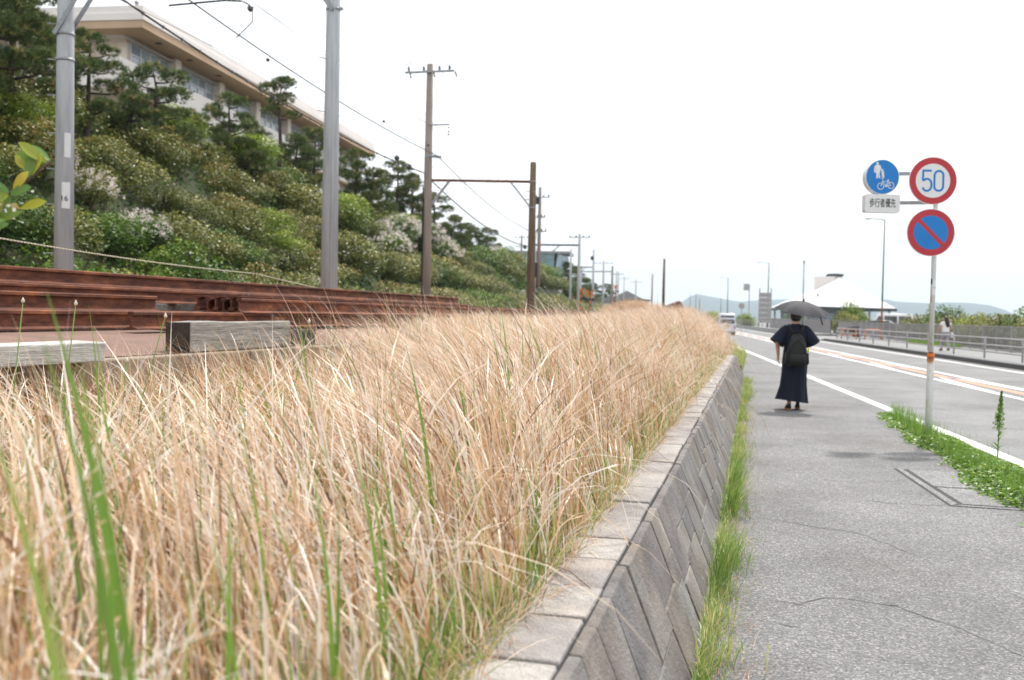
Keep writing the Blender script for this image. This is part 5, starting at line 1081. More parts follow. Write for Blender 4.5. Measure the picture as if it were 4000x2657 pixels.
# ---------------------------------------------------------------- guard rail, fences, lamps across the road
def guard_rail(s0, s1, z, label, st=4.):
    o = empty('guard_rail', (road(12.1, s0), s0, z), 0, label, 'guard rail', 'guard rails across the road'); n = int(round((s1 - s0) / st))
    for i in range(n + 1):
        s = i * st; x = road(0, s); MB().tube([(x, s, 0), (x, s, .83)], .038, 10).build('post', M_rail, o, True); MB().box(x - .09, x + .09, s - .2, s + .2, 0, .015).build('base_plate', M_plate, o)
    for h in (.78, .52, .27): MB().tube([(0, 0, h), (road(0, n * st), n * st, h)], .026, 8).build('rail', M_rail, o, True)
guard_rail(24.7, 72.7, .15, 'grey three-pipe guard rail along the pavement across the road'); guard_rail(100, 220, .45, 'far continuation of the pipe guard rail past the driveway', 5.)
def picket_fence(a0, a1, s0, s1, z, h, label, solid=False):
    o = empty('picket_fence', (road(a0, s0), s0, z), 0, label, 'fence', 'fences across the road'); dx = road(a1, s1) - road(a0, s0); L = s1 - s0; n = max(1, int(L / 2))
    for i in range(n + 1): t = i / n; MB().box(dx * t - .03, dx * t + .03, L * t - .03, L * t + .03, 0, h + .04).build('post', M_rail, o)
    for i in range(n):
        b = MB(); m = 16
        for j in range(m): t = (i + (j + .5) / m) / n; b.bar((dx * t, L * t, .1), (dx * t, L * t, h - .03), .016, .018 if not solid else .11, (0, 1, 0))
        q = b.build('picket_panel', M_rail, o)
        for zz in (.1, h - .02): MB().bar((dx * i / n, L * i / n, zz), (dx * (i + 1) / n, L * (i + 1) / n, zz), .035, .045).build('panel_rail', M_rail, q)
picket_fence(15.75, 15.75, 33, 94, .15, 1.2, 'grey upright-bar fence between pavement and hedge'); picket_fence(15.75, 15.75, 98, 150, .12, 1.4, 'grey close-boarded fence beyond the driveway', True); picket_fence(15.75, 24, 98, 100, .1, 1.4, 'short return of the close-boarded fence at the driveway', True)
def lamp_post(x, s, z, h, arm, label, mat=M_green, r=.075):
    o = empty('street_lamp', (x, s, z), 0, label, 'street lamp', 'street lamps across the road'); MB().lathe([(r * 1.6, 0), (r * 1.6, h * .14), (r, h * .15), (r * .6, h)], 10).build('column', mat, o, True)
    if arm: MB().tube([(0, 0, h - .05), (-arm * .3, 0, h + .04), (-arm, 0, h + .1)], [.04, .035, .03], 6).build('arm', mat, o); MB().box(-arm - .3, -arm + .12, -.09, .09, h + .03, h + .13).build('lantern', M_grey, o, bevel=.03)
    else: MB().lathe([(.05, h), (.12, h + .05), (.1, h + .25), (.03, h + .3)], 8).build('lantern', M_grey, o)
    return o
la = lamp_post(9.5, 81.6, 0, 9.3, 1.1, 'tall dark lamp with orange-banded base beside the driveway', r=.07)
for i in range(6): MB().lathe([(.118, .9 + i * .3), (.118, .97 + i * .3)], 10).build('reflective_band', M_sig, la)
lamp_post(1.9, 165, 0, 10.4, 1.5, 'lamp standing in front of the tall panel sign', r=.11); lamp_post(4.6, 104, 0, 7.1, 0, 'armless lamp column behind the black umbrella', r=.07); lamp_post(-7.4, 276, 0, 12.3, 1.8, 'far lamp rising over the white van', r=.14); lamp_post(6.65, 115, 0, 4.1, 0, 'small yard lamp before the white tent roof', r=.05)
for i, (x, s, h) in enumerate([(-14, 260, 6), (-19, 330, 9), (-24, 380, 10), (-10, 300, 7)]): lamp_post(x, s, 0, h, 0, ['far thin lamp against the hills, first right of the sheet piles', 'far thin lamp against the hills, second right of the sheet piles', 'farthest thin lamp by the road bend', 'far thin lamp just left of the white van'][i], r=.12)
def totem():
    o = empty('panel_sign_tower', (1.38, 154.9, 0), R(-8), 'tall grey panel sign tower left of the white tent roof', 'sign tower')
    for x in (-.85, .85): MB().box(x - .08, x + .08, -.1, .1, 0, 6.1).build('upright', M_rail, o)
    for i in range(6): p = MB().box(-.76, .76, -.06, .06, .9 + i * .76, 1.6 + i * .76).build('panel', M_gutter, o); MB().box(-.5, .5, -.066, -.061, 1.15 + i * .76, 1.3 + i * .76).build('print', M_grey, p)
totem()
o = empty('billboard', (-1.3, 205.7, 0), 0, 'small square billboard on a thin mast against the sky', 'billboard'); MB().tube([(0, 0, 0), (0, 0, 8.3)], .09, 8).build('mast', M_rail, o); MB().box(-1.15, -.1, -.05, .05, 7.1, 8.4).build('board', M_gutter, o)
o = empty('round_sign', (-1.36, 102.7, .1), 0, 'round traffic sign seen from behind near the white van', 'traffic sign'); MB().tube([(0, 0, 0), (0, 0, 2.9)], .035, 8).build('post', M_rail, o); MB().prism([(.3 * math.cos(i * .314), -.05, 2.6 + .3 * math.sin(i * .314)) for i in range(20)], (0, .02, 0)).build('disc', M_gutter, o)
def hoop(x, s, w, label):
    o = empty('hoop_barrier', (x, s, .1), R(-12), label, 'hoop barrier', 'orange hoops at the driveway'); pts = [(0, 0, 0), (0, 0, .6), (.03, 0, .7), (.12, 0, .75), (w - .12, 0, .75), (w - .03, 0, .7), (w, 0, .6), (w, 0, 0)]
    MB().tube(pts, .045, 8).build('hoop', M_orpipe, o, True); MB().tube([(0, 0, .38), (w, 0, .38)], .03, 8).build('cross_tube', M_orpipe, o, True)
hoop(6.0, 74.6, 1.0, 'orange hoop barrier nearer the driveway fence end'); hoop(7.55, 74.3, 1.05, 'orange hoop barrier beside the banded lamp base')
def tent_hall():
    o = empty('beach_restaurant', (0, 0, 0), 0, 'beach hall with huge white pyramid roof and chimney block', 'building')
    ap = Vector((15.3, 199.6, 9.4)); A = Vector((2.9, 222, 3.7)); B_ = Vector((8.0, 179, 3.75)); Cc = Vector((25.4, 196.8, 3.8)); D = Vector((20, 226, 3.8)); r = Vector((15.2, 202, 9.45))
    rf = empty('roof', (0, 0, 0)); rf.parent = o
    for p, q, nm in ((A, B_, 'left'), (B_, Cc, 'front'), (Cc, D, 'right'), (D, A, 'rear')): MB().prism([p, q, ap], (0, 0, .12)).build('roof_slope', M_tent, rf)
    for p, q in ((A, B_), (B_, Cc), (Cc, D)): MB().bar(p - Vector((0, 0, .2)), q - Vector((0, 0, .2)), .3, .45).build('eaves_beam', M_dark, o)
    ct = Vector((14.2, 205, 0))
    for p in (B_, Cc, A, D, (B_ + Cc) / 2, B_.lerp(Cc, .75), (A + B_) / 2): q = p.lerp(ct, .1); MB().box(q.x - .18, q.x + .18, q.y - .18, q.y + .18, 0, 3.5).build('column', M_gutter, o)
    a, b, c, d = [v.lerp(ct, .2) for v in (A, B_, Cc, D)]
    MB().prism([(v.x, v.y, 0) for v in (a, b, b.lerp(c, .55), d)], (0, 0, 3.4)).build('wall', M_grey, o)
    for i in range(4): u, v = a.lerp(b, .1 + i * .22), a.lerp(b, .27 + i * .22); n = Vector((-.06, -.03, 0)); MB().prism([(u.x, u.y, 1), (v.x, v.y, 1), (v.x, v.y, 2.6), (u.x, u.y, 2.6)], n).build('window', M_paleglass, o)
    for i in range(3): u, v = b.lerp(c, .06 + i * .16), b.lerp(c, .18 + i * .16); MB().prism([(u.x, u.y, 1), (v.x, v.y, 1), (v.x, v.y, 2.7), (u.x, u.y, 2.7)], (.06, -.08, 0)).build('window', M_glass, o)
    ch = MB().prism([(11.0, 203, 6.8), (14.6, 200.2, 6.8), (16.2, 203, 6.8), (12.6, 206, 6.8)], (0, 0, 3.1)).build('chimney_block', M_bldg2, o); MB().prism([(13.0, 201.7, 9.9), (14.8, 199.9, 9.9), (16.2, 202.6, 9.9), (14.2, 204.4, 9.9)], (.3, 0, .5)).build('cap', M_dark, ch)
tent_hall()
for i, (x, s) in enumerate([(20.6, 158), (22.6, 160)]):
    o = empty('beach_tent', (x, s, 0), .3 * i, ['nearer blue beach tent by the hedge', 'farther blue beach tent by the hedge'][i], 'tent', 'blue beach tents'); MB().add([(-1, -1, 1.6), (1, -1, 1.6), (1, 1, 1.6), (-1, 1, 1.6), (0, 0, 2.4)], [(0, 1, 4), (1, 2, 4), (2, 3, 4), (3, 0, 4)]).build('canopy', M_blue2, o)
    for a, b in ((-1, -1), (1, -1), (1, 1), (-1, 1)): MB().tube([(a, b, 0), (a, b, 1.6)], .03, 5).build('leg', M_rail, o)
# hedges on the far side
for i, (a, s, r, sz, k) in enumerate([(18, 51, 1.9, 1.2, 'olive'), (18, 53.6, 2.0, 1.2, 'green'), (18, 56.2, 2.1, 1.25, 'olive'), (18, 58.8, 2.0, 1.3, 'olive'), (17.9, 61.4, 1.8, 1.15, 'yellow'), (17.9, 64, 2.0, 1.15, 'olive'), (17.9, 67, 2.1, 1.2, 'olive'), (17.9, 70.3, 2.2, 1.25, 'green'), (17.9, 73.5, 2.2, 1.2, 'olive'), (18.0, 104, 2.0, 1.4, 'olive'), (19, 108, 2.2, 1.6, 'green'), (20, 112, 2.2, 1.5, 'olive'), (21, 117, 2.2, 1.4, 'olive'), (22, 122, 2.2, 1.2, 'green')]):
    b = bush(k, road(a, s), s, .15, r, sz, ('by the fence nearest the picture edge', 'by the fence, second from the picture edge', 'by the fence behind the close edge of the hedge row', 'in the tall part of the hedge right of the sign post', 'low in the hedge dip right of the walking woman', 'in the hedge behind the walking woman', 'in the hedge left of the walking woman', 'in the hedge at the sign post', 'ending the hedge row left of the sign post', 'by the driveway fence under the umbrella', 'right of the umbrella before the hall', 'tall right of the umbrella under the white roof', 'before the hall windows', 'ending the row before the hall windows')[i], 'hedge shrubs across the road'); b.name = 'hedge_shrub'
for i, (a, s, r) in enumerate([(14.5, 230, 2.4), (14, 250, 2.6), (15, 190, 2.2), (14.5, 175, 2.0), (13.6, 300, 3), (14, 280, 3)]):
    b = bush('yellow' if i % 2 else 'green', road(a, s), s, .2, r, 1.2, ['behind the far rail left of the van', 'rounded far behind the rail', 'right of the van behind the rail', 'right of the van, nearer one', 'farthest by the road bend', 'far by the bend, second'][i], 'far shrubs beside the road'); b.name = 'hedge_shrub'
P = Pile(); n = 1200; s = NR.uniform(56, 66, n); x = road(15.3, s) + NR.uniform(-.3, .3, n); V, Q = blades(np.stack([x, s, np.full(n, .15)], 1), NR.uniform(0, 6.28, n), NR.uniform(.15, .4, n), np.full(n, .02), NR.uniform(0, .5, n), NR.uniform(0, 1, n), 3); P.add(V, Q, np.repeat(NR.uniform(.3, .8, n), 8)); tag(P.obj('fence_weeds', M_weed), 'green weeds along the foot of the bar fence', 'weeds', kind='stuff')
# ---------------------------------------------------------------- vehicles
def wheel(o, x, y, r=.29, w=.17):
    t = MB().lathe([(r * .62, -w / 2), (r * .95, -w / 2), (r, -w * .3), (r, w * .3), (r * .95, w / 2), (r * .62, w / 2)], 20, Matrix.Translation((x, y, r)) @ Matrix.Rotation(R(90), 4, 'Y')).build('wheel', M_tyre, o, True)
    MB().lathe([(r * .1, -w * .45), (r * .6, -w * .45), (r * .6, w * .45), (r * .1, w * .45)], 14, Matrix.Translation((x, y, r)) @ Matrix.Rotation(R(90), 4, 'Y')).build('rim', M_alu, t, True)
def vehicle(name, loc, rz, prof, W_, paint, glass, label, cat, extras=None, tumble=.12, belt=.95, top=1.5):
    """prof: side outline (y,z); glass: list of (kind, polygon); y grows towards the nose"""
    o = empty(name, loc, rz, label, cat, 'vehicles on and beside the road')
    def half(z): return W_ / 2 - max(0, (z - belt)) / (top - belt) * tumble - (.04 if z < .35 else 0)
    n = len(prof); L_ = [(-half(z), y, z) for y, z in prof]; R_ = [(half(z), y, z) for y, z in prof]
    b = MB(); b.add(L_ + R_, [tuple(range(n - 1, -1, -1)), tuple(range(n, 2 * n))] + [(i, (i + 1) % n, n + (i + 1) % n, n + i) for i in range(n)]); b.build('body', paint, o, True, bevel=.05)
    for kind, pg in glass:
        if kind == 'side':
            for sg_ in (-1, 1): MB().prism([(sg_ * (half(z) + .004), y, z) for y, z in pg], (sg_ * .004, 0, 0)).build('window', M_carglass, o)
        else:
            (y0, z0), (y1, z1) = pg; nv = Vector((0, z1 - z0, y0 - y1)).normalized() * (.006 if (kind == 'front') else -.006); k0, k1 = half(z0) - .09, half(z1) - .08
            if kind == 'rear': nv = Vector((0, -(z1 - z0), (y1 - y0))).normalized() * .008
            if kind == 'front': nv = Vector((0, (z1 - z0), -(y1 - y0))).normalized() * .008
            MB().prism([Vector((-k0, y0, z0)) + nv * .5, Vector((k0, y0, z0)) + nv * .5, Vector((k1, y1, z1)) + nv * .5, Vector((-k1, y1, z1)) + nv * .5], nv).build('windscreen', M_carglass, o)
    return o, half
VAN = [(0, .3), (-.02, .55), (0, .95), (.06, 1.45), (.16, 1.78), (.3, 1.86), (2.5, 1.88), (2.75, 1.82), (3.15, 1.15), (3.35, .95), (3.38, .4), (3.3, .28)]
def kei_van(loc, rz, label, paint, W_=1.475):
    o, half = vehicle('delivery_van', loc, rz, VAN, W_, paint, [('rear', ((-.005, 1.0), (.12, 1.68))), ('side', [(.3, 1.0), (.38, 1.65), (1.2, 1.68), (1.2, 1.0)]), ('side', [(1.3, 1.0), (1.3, 1.68), (2.2, 1.68), (2.2, 1.0)]), ('side', [(2.3, 1.0), (2.3, 1.68), (2.6, 1.66), (2.98, 1.0)]), ('front', ((3.16, 1.14), (2.78, 1.78)))], label, 'van', top=1.88)
    for x in (-.62, .62):
        MB().box(x - .05, x + .05, -.03, .06, .55, .82).build('tail_light', M_redl, o, bevel=.01); wheel(o, x, .55, .27, .16); wheel(o, x, 2.85, .27, .16)
    MB().box(-.66, .66, -.06, .05, .3, .5).build('bumper', paint, o, bevel=.03); MB().box(-.17, .17, -.035, -.015, .72, .88).build('number_plate', M_yplate, o); MB().box(-.55, .55, .02, .3, .18, .31).build('underside', M_dark, o)
    MB().box(-.012, .012, -.02, .02, .96, 1.0).build('wiper', M_dark, o)
    for x in (-.8, .8): MB().box(x - .06, x + .06, 2.75, 2.85, 1.05, 1.25).build('mirror', M_dark, o, bevel=.02)
    return o
kei_van((-2.33, 88.0, 0), math.atan(.09), 'pale boxy van driving away in the near lane', M_carv)
CAR = [(0, .3), (-.03, .6), (.05, .95), (.35, 1.02), (.95, 1.42), (1.7, 1.47), (2.4, 1.4), (3.15, 1.0), (4.1, .85), (4.3, .65), (4.3, .3)]
def car(loc, rz, paint, label, plate=M_plate):
    o, half = vehicle('car', loc, rz, CAR, 1.72, paint, [('rear', ((.38, 1.03), (.92, 1.38))), ('side', [(.6, 1.02), (1.02, 1.36), (1.65, 1.4), (1.65, 1.0)]), ('side', [(1.75, 1.0), (1.75, 1.4), (2.35, 1.33), (2.95, 1.0)]), ('front', ((3.12, 1.01), (2.45, 1.37)))], label, 'car', top=1.47, tumble=.2)
    for x in (-.74, .74):
        wheel(o, x, .8, .31, .2); wheel(o, x, 3.4, .31, .2); MB().box(x - .12, x + .08, -.03, .06, .68, .84).build('tail_light', M_redl, o, bevel=.02); MB().box(x - .14, x + .1, 4.24, 4.31, .62, .75).build('headlight', M_paleglass, o, bevel=.02)
    MB().box(-.2, .2, -.045, -.02, .7, .84).build('number_plate', plate, o); MB().box(-.2, .2, 4.3, 4.32, .45, .58).build('number_plate', plate, o); return o
car((-11.6, 238, 0), math.pi + math.atan(.09), M_carw, 'white car approaching far down the road'); car((11.4, 84.6, .1), R(75), M_card, 'dark car parked behind the bar fence')
kei_van((13.4, 91, .0), R(80), 'white van parked behind the dark car', M_carw, 1.6).scale = (1.15,) * 3
def rider():
    o = empty('scooter', (-7.9, 170, 0), math.atan(.09), 'dark scooter ridden beside the pale van', 'scooter'); wheel(o, 0, 0, .24, .11); wheel(o, 0, 1.25, .24, .11)
    MB().prism([(-.14, -.25, .45), (-.14, .6, .45), (-.14, .65, .78), (-.14, -.2, .85)], (.28, 0, 0)).build('body', M_dark, o, bevel=.04); MB().prism([(-.17, .9, .3), (-.17, 1.1, .35), (-.17, .98, 1.0), (-.17, .9, 1.0)], (.34, 0, 0)).build('leg_shield', M_dark, o, bevel=.03)
    MB().tube([(-.3, .92, 1.05), (0, .98, 1.0), (.3, .92, 1.05)], .018, 6).build('handlebar', M_dark, o); MB().box(-.08, .08, -.3, -.25, .6, .7).build('tail_light', M_redl, o); MB().box(-.3, .3, .5, .85, .25, .32).build('floor_board', M_dark, o)
rider()
# ---------------------------------------------------------------- people
def skin_mesh(J, E, root, mat, sub=2):
    names = list(J); me = bpy.data.meshes.new('body'); me.from_pydata([J[n][0] for n in names], [(names.index(a), names.index(b)) for a, b in E], [])
    ob = bpy.data.objects.new('tmp_body', me); COL.objects.link(ob); ob.modifiers.new('skin', 'SKIN')
    bm = bmesh.new(); bm.from_mesh(me); ly = bm.verts.layers.skin.verify(); bm.verts.ensure_lookup_table()
    for i, n in enumerate(names):
        r_ = J[n][1]; bm.verts[i][ly].radius = r_ if hasattr(r_, '__len__') else (r_, r_); bm.verts[i][ly].use_root = (n == root)
    bm.to_mesh(me); bm.free()
    sb = ob.modifiers.new('sub', 'SUBSURF'); sb.levels = sub; sb.render_levels = sub
    dg = bpy.context.evaluated_depsgraph_get(); out = bpy.data.meshes.new_from_object(ob.evaluated_get(dg)); bpy.data.objects.remove(ob)
    out.materials.clear(); out.materials.append(mat); out.polygons.foreach_set('use_smooth', [True] * len(out.polygons)); return out
def hand(J, E, side, wrist, palm_dir, curl_dir, thumb_dir, spread):
    w = Vector(J[wrist][0]); d = Vector(palm_dir).normalized(); c = Vector(curl_dir).normalized(); sp = Vector(spread).normalized(); p = w + d * .05; J[side + 'palm'] = (tuple(p), (.026, .016)); E.append((wrist, side + 'palm'))
    k = w + d * .085; J[side + 'kn'] = (tuple(k), (.028, .013)); E.append((side + 'palm', side + 'kn'))
    for i, l in enumerate((.068, .078, .072, .056)):
        off = sp * ((i - 1.5) * .0185); a = k + off + d * .008; b = a + (d + c * .35).normalized() * l * .5; e = b + (d * .6 + c * .8).normalized() * l * .5
        for n_, q, r_ in (('a', a, .0095), ('b', b, .0088), ('e', e, .007)): J[f'{side}f{i}{n_}'] = (tuple(q), r_)
        E += [(side + 'kn', f'{side}f{i}a'), (f'{side}f{i}a', f'{side}f{i}b'), (f'{side}f{i}b', f'{side}f{i}e')]
    t = Vector(thumb_dir).normalized(); a = p + t * .026; b = a + (t * .5 + d * .8).normalized() * .032; e = b + (d + c * .5).normalized() * .026
    for n_, q, r_ in (('a', a, .0115), ('b', b, .01), ('e', e, .008)): J[f'{side}t{n_}'] = (tuple(q), r_)
    E += [(side + 'palm', side + 'ta'), (side + 'ta', side + 'tb'), (side + 'tb', side + 'te')]
def loft(rings, mat, parent, name, n=40, fold=None, open_=True):
    """rings: (cx,cy,z,rx,ry[,fold amplitude])"""
    vs = []; fs = []
    for i, rg in enumerate(rings):
        cx, cy, z, rx, ry = rg[:5]; fa = rg[5] if len(rg) > 5 else 0
        for j in range(n):
            a = 2 * math.pi * j / n; k = 1 + fa * (math.sin(a * 7 + 1.1 * i * .12) + .5 * math.sin(a * 12 + 2)); vs.append((cx + rx * k * math.cos(a), cy + ry * k * math.sin(a), z + (rg[6] * math.cos(a + rg[7]) if len(rg) > 7 else 0)))
    for i in range(len(rings) - 1):
        for j in range(n): k = (j + 1) % n; fs.append((i * n + j, i * n + k, (i + 1) * n + k, (i + 1) * n + j))
    if not open_: fs += [tuple(range(n)), tuple(range((len(rings) - 1) * n, len(rings) * n))]
    return MB().add(vs, fs).build(name, mat, parent, True)
def figure(lw, rw, le, re, lk, rk, la, ra, lt, rt, lh, rh, head=(0, .02)):
    J = {'pel': ((0, 0, .88), (.125, .095)), 'sp': ((0, 0, 1.06), (.11, .08)), 'ch': ((0, 0, 1.24), (.135, .09)), 'nb': ((0, -.005, 1.36), (.06, .055)), 'nk': ((0, .005, 1.42), .046), 'jw': ((head[0], head[1] + .02, 1.465), (.055, .062)), 'hd': ((head[0], head[1], 1.525), (.076, .09)), 'ht': ((head[0], head[1] - .005, 1.585), (.055, .065)),
         'ls': ((-.155, 0, 1.325), .055), 'le': (le, .041), 'lw': (lw, .027), 'rs': ((.155, 0, 1.325), .055), 're': (re, .041), 'rw': (rw, .027),
         'lhp': ((-.085, 0, .83), .088), 'lk': (lk, .056), 'la': (la, .034), 'lt': (lt, .03), 'rhp': ((.085, 0, .83), .088), 'rk': (rk, .056), 'ra': (ra, .034), 'rt': (rt, .03), 'nose': ((head[0], head[1] + .108, 1.505), .011)}
    E = [('pel', 'sp'), ('sp', 'ch'), ('ch', 'nb'), ('nb', 'nk'), ('nk', 'jw'), ('jw', 'hd'), ('hd', 'ht'), ('ch', 'ls'), ('ls', 'le'), ('le', 'lw'), ('ch', 'rs'), ('rs', 're'), ('re', 'rw'), ('pel', 'lhp'), ('lhp', 'lk'), ('lk', 'la'), ('la', 'lt'), ('pel', 'rhp'), ('rhp', 'rk'), ('rk', 'ra'), ('ra', 'rt'), ('hd', 'nose')]
    hand(J, E, 'L', 'lw', *lh); hand(J, E, 'R', 'rw', *rh); return J, E
def face(o, head):
    hx, hy = head
    for sx in (-1, 1):
        MB().lathe([(.001, -.008), (.008, -.004), (.008, .004), (.001, .008)], 8, Matrix.Translation((hx + sx * .032, hy + .082, 1.53))).build('eye', M_ink, o); MB().lathe([(.002, -.028), (.012, -.015), (.014, .012), (.004, .026)], 8, Matrix.Translation((hx + sx * .082, hy - .005, 1.515))).build('ear', M_skin, o, True)
    MB().bar((hx - .022, hy + .088, 1.47), (hx + .022, hy + .088, 1.47), .006, .008).build('mouth', M_redl, o)
def shoe(o, a, t, mat=M_black):
    a, t = Vector(a), Vector(t); d = (t - a); d.z = 0; d = d.normalized(); r_ = Vector((-d.y, d.x, 0)); zb_ = a.z - .085; hl = a - d * .055; tp = t + d * .03; P = [hl, hl.lerp(tp, .25), hl.lerp(tp, .55), hl.lerp(tp, .85), tp]
    b = MB(); vs = []
    for p, w, h in zip(P, (.028, .036, .04, .043, .015), (.075, .085, .07, .05, .03)): vs += [p + r_ * w - Vector((0, 0, p.z - zb_ - .02)), p - r_ * w - Vector((0, 0, p.z - zb_ - .02)), p - r_ * w * .6 + Vector((0, 0, zb_ + .02 + h - p.z)), p + r_ * w * .6 + Vector((0, 0, zb_ + .02 + h - p.z))]
    b.add(vs, [(4 * i + k, 4 * i + (k + 1) % 4, 4 * i + 4 + (k + 1) % 4, 4 * i + 4 + k) for i in range(4) for k in range(4)] + [(0, 1, 2, 3), (16, 17, 18, 19)]); s_ = b.build('shoe', mat, o, True)
    b = MB(); L1 = [(p + r_ * w * 1.08) for p, w in zip(P, (.028, .036, .04, .043, .015))] + [(p - r_ * w * 1.08) for p, w in zip(P[::-1], (.015, .043, .04, .036, .028))]; b.prism([(q.x, q.y, zb_) for q in L1], (0, 0, .022)); b.build('sole', M_sole, s_)
def umbrella_woman():
    o = empty('person', (.64, 16.75, 0), R(3), 'person walking away in long navy dress under a black umbrella', 'person')
    la, ra, lt, rt = (-.075, -.06, .095), (.08, .17, .1), (-.09, .09, .05), (.09, .31, .045)
    J, E = figure((-.262, .02, .885), (.135, .3, 1.12), (-.285, -.03, 1.1), (.27, .06, 1.1), (-.08, .04, .47), (.085, .12, .47), la, ra, lt, rt, ((.02, .1, -1), (.35, .45, 0), (0, 1, -.3), (0, 1, 0)), ((-.35, .2, .35), (-.2, -.8, .2), (0, -.3, 1), (.1, .2, 1)), (0, .015))
    link('body', skin_mesh(J, E, 'pel', M_skin), o); face(o, (0, .015)); shoe(o, la, lt); shoe(o, ra, rt)
    loft([(0, -.01, 1.4, .062, .058), (0, -.012, 1.375, .1, .075), (0, -.005, 1.35, .165, .095), (0, 0, 1.3, .185, .118), (0, 0, 1.2, .18, .13), (0, 0, 1.05, .175, .135), (0, 0, .95, .185, .145, .01), (0, 0, .8, .2, .16, .018), (-.008, .02, .6, .196, .168, .04), (-.018, .045, .4, .205, .19, .06), (-.03, .07, .25, .23, .22, .075, .02, 2.2), (-.04, .075, .14, .25, .245, .085, .035, 2.6)], M_navy, o, 'dress', 72)
    for sx, el in ((-1, Vector((-.285, -.03, 1.1))), (1, Vector((.27, .06, 1.1)))):
        a = Vector((sx * .135, 0, 1.33)); d = (el - a); b = MB(); b.tube([a - d * .1, a + d * .15, a + d * .5, a + d * .85, a + d * 1.08], [.05, .085, .1, .115, .125], 20, False); b.build('sleeve', M_navy, o, True)
    hr = MB(); hr.lathe([(.02, .096), (.055, .086), (.084, .06), (.096, .01), (.094, -.03), (.075, -.07), (.05, -.085)], 22, Matrix.Translation((0, -.008, 1.525)) @ Matrix.Diagonal((.94, 1.06, 1, 1))); hr.build('hair', M_hair, o, True)
    # backpack
    k = empty('backpack', (.64, 16.75, .72), R(3), 'black backpack worn over the navy dress', 'backpack')
    def rr(cx, cy, z, w, d, p=3.2, n=32): return [(cx + w * abs(math.cos(t)) ** (2 / p) * (1 if math.cos(t) > 0 else -1), cy + d * abs(math.sin(t)) ** (2 / p) * (1 if math.sin(t) > 0 else -1), z) for t in [2 * math.pi * i / n for i in range(n)]]
    def rl(name, R_, mat, par): vs = [p for rg in R_ for p in rr(*rg)]; n = 32; return MB().add(vs, [(i * n + j, i * n + (j + 1) % n, (i + 1) * n + (j + 1) % n, (i + 1) * n + j) for i in range(len(R_) - 1) for j in range(n)] + [tuple(range(n)), tuple(range((len(R_) - 1) * n, len(R_) * n))]).build(name, mat, par, True)
    bd = rl('main_bag', [(.01, -.235, 0, .12, .07), (.01, -.235, .02, .15, .095), (.01, -.235, .14, .158, .105), (.01, -.23, .3, .145, .095), (.01, -.215, .42, .115, .08), (.01, -.2, .5, .075, .06), (.01, -.19, .525, .03, .03)], M_black, k)
    rl('front_pocket', [(.01, -.335, .03, .1, .02), (.01, -.345, .05, .118, .035), (.01, -.345, .17, .118, .035), (.01, -.335, .2, .105, .02)], M_black, k)
    for sx in (-1, 1): rl('side_pocket', [(.01 + sx * .155, -.22, .03, .02, .06), (.01 + sx * .165, -.22, .06, .025, .07), (.01 + sx * .16, -.22, .22, .02, .06)], M_black, k)
    for sx in (-1, 1): MB().tube([(sx * .05 + .01, -.17, .5), (sx * .1, -.1, .645), (sx * .11, .02, .66), (sx * .12, .12, .56), (sx * .14, .12, .35), (sx * .16, -.05, .15)], .02, 8).build('strap', M_black, k, True)
    MB().tube([(-.025, -.19, .51), (-.025, -.2, .56), (.045, -.2, .56), (.045, -.19, .51)], .011, 8).build('grab_loop', M_black, k, True); MB().tube([(.01 - .12, -.325, .2), (.01 - .1, -.318, .36), (.01, -.3, .44), (.01 + .1, -.318, .36), (.01 + .12, -.325, .2)], .006, 6).build('zip', M_dark, k, True)
    MB().box(.165, .195, -.27, -.24, .23, .3).build('tag', M_lime, k, bevel=.008)
    # umbrella
    u = empty('umbrella', (.76, 16.9, 1.765), 0, 'open charcoal umbrella held over the person in navy', 'umbrella'); u.rotation_euler = (R(12), R(7), R(8)); u.scale = (1.05,) * 3
    n = 8; rows = 9; vs = [(0, 0, 0)]; fs = []; Rr, Hh = .425, .15; per = 48
    for i in range(1, rows):
        t = i / (rows - 1)
        for j in range(per):
            a = 2 * math.pi * j / per; ph = (j % (per // n)) / (per // n); sc = 1 - .11 * math.sin(math.pi * ph) * t ** 1.5; vs.append((Rr * t * sc * math.cos(a), Rr * t * sc * math.sin(a), -Hh * t ** 1.9 - .012 * math.sin(math.pi * ph) * t))
    fs += [(0, 1 + j, 1 + (j + 1) % per) for j in range(per)]
    for i in range(rows - 2):
        for j in range(per): b0 = 1 + i * per; fs.append((b0 + j, b0 + per + j, b0 + per + (j + 1) % per, b0 + (j + 1) % per))
    MB().add(vs, fs).build('canopy', M_umb, u, True)
    for j in range(n): a = 2 * math.pi * j / n; MB().tube([(Rr * t * math.cos(a), Rr * t * math.sin(a), -Hh * t ** 1.9 - .004) for t in (0, .3, .6, .85, 1.02)], .0028, 5).build('rib', M_dark, u)
    MB().tube([(0, 0, .035), (0, 0, -.55)], .006, 8).build('shaft', M_galv, u); MB().lathe([(.012, -.62), (.016, -.6), (.016, -.54), (.012, -.52)], 10).build('handle', M_black, u); MB().lathe([(.012, .0), (.01, .03), (.005, .045)], 8).build('ferrule', M_black, u)
    MB().bar((.22, -.36, -.14), (.27, -.39, -.25), .004, .022).build('tie_strap', M_umb, u)
umbrella_woman()
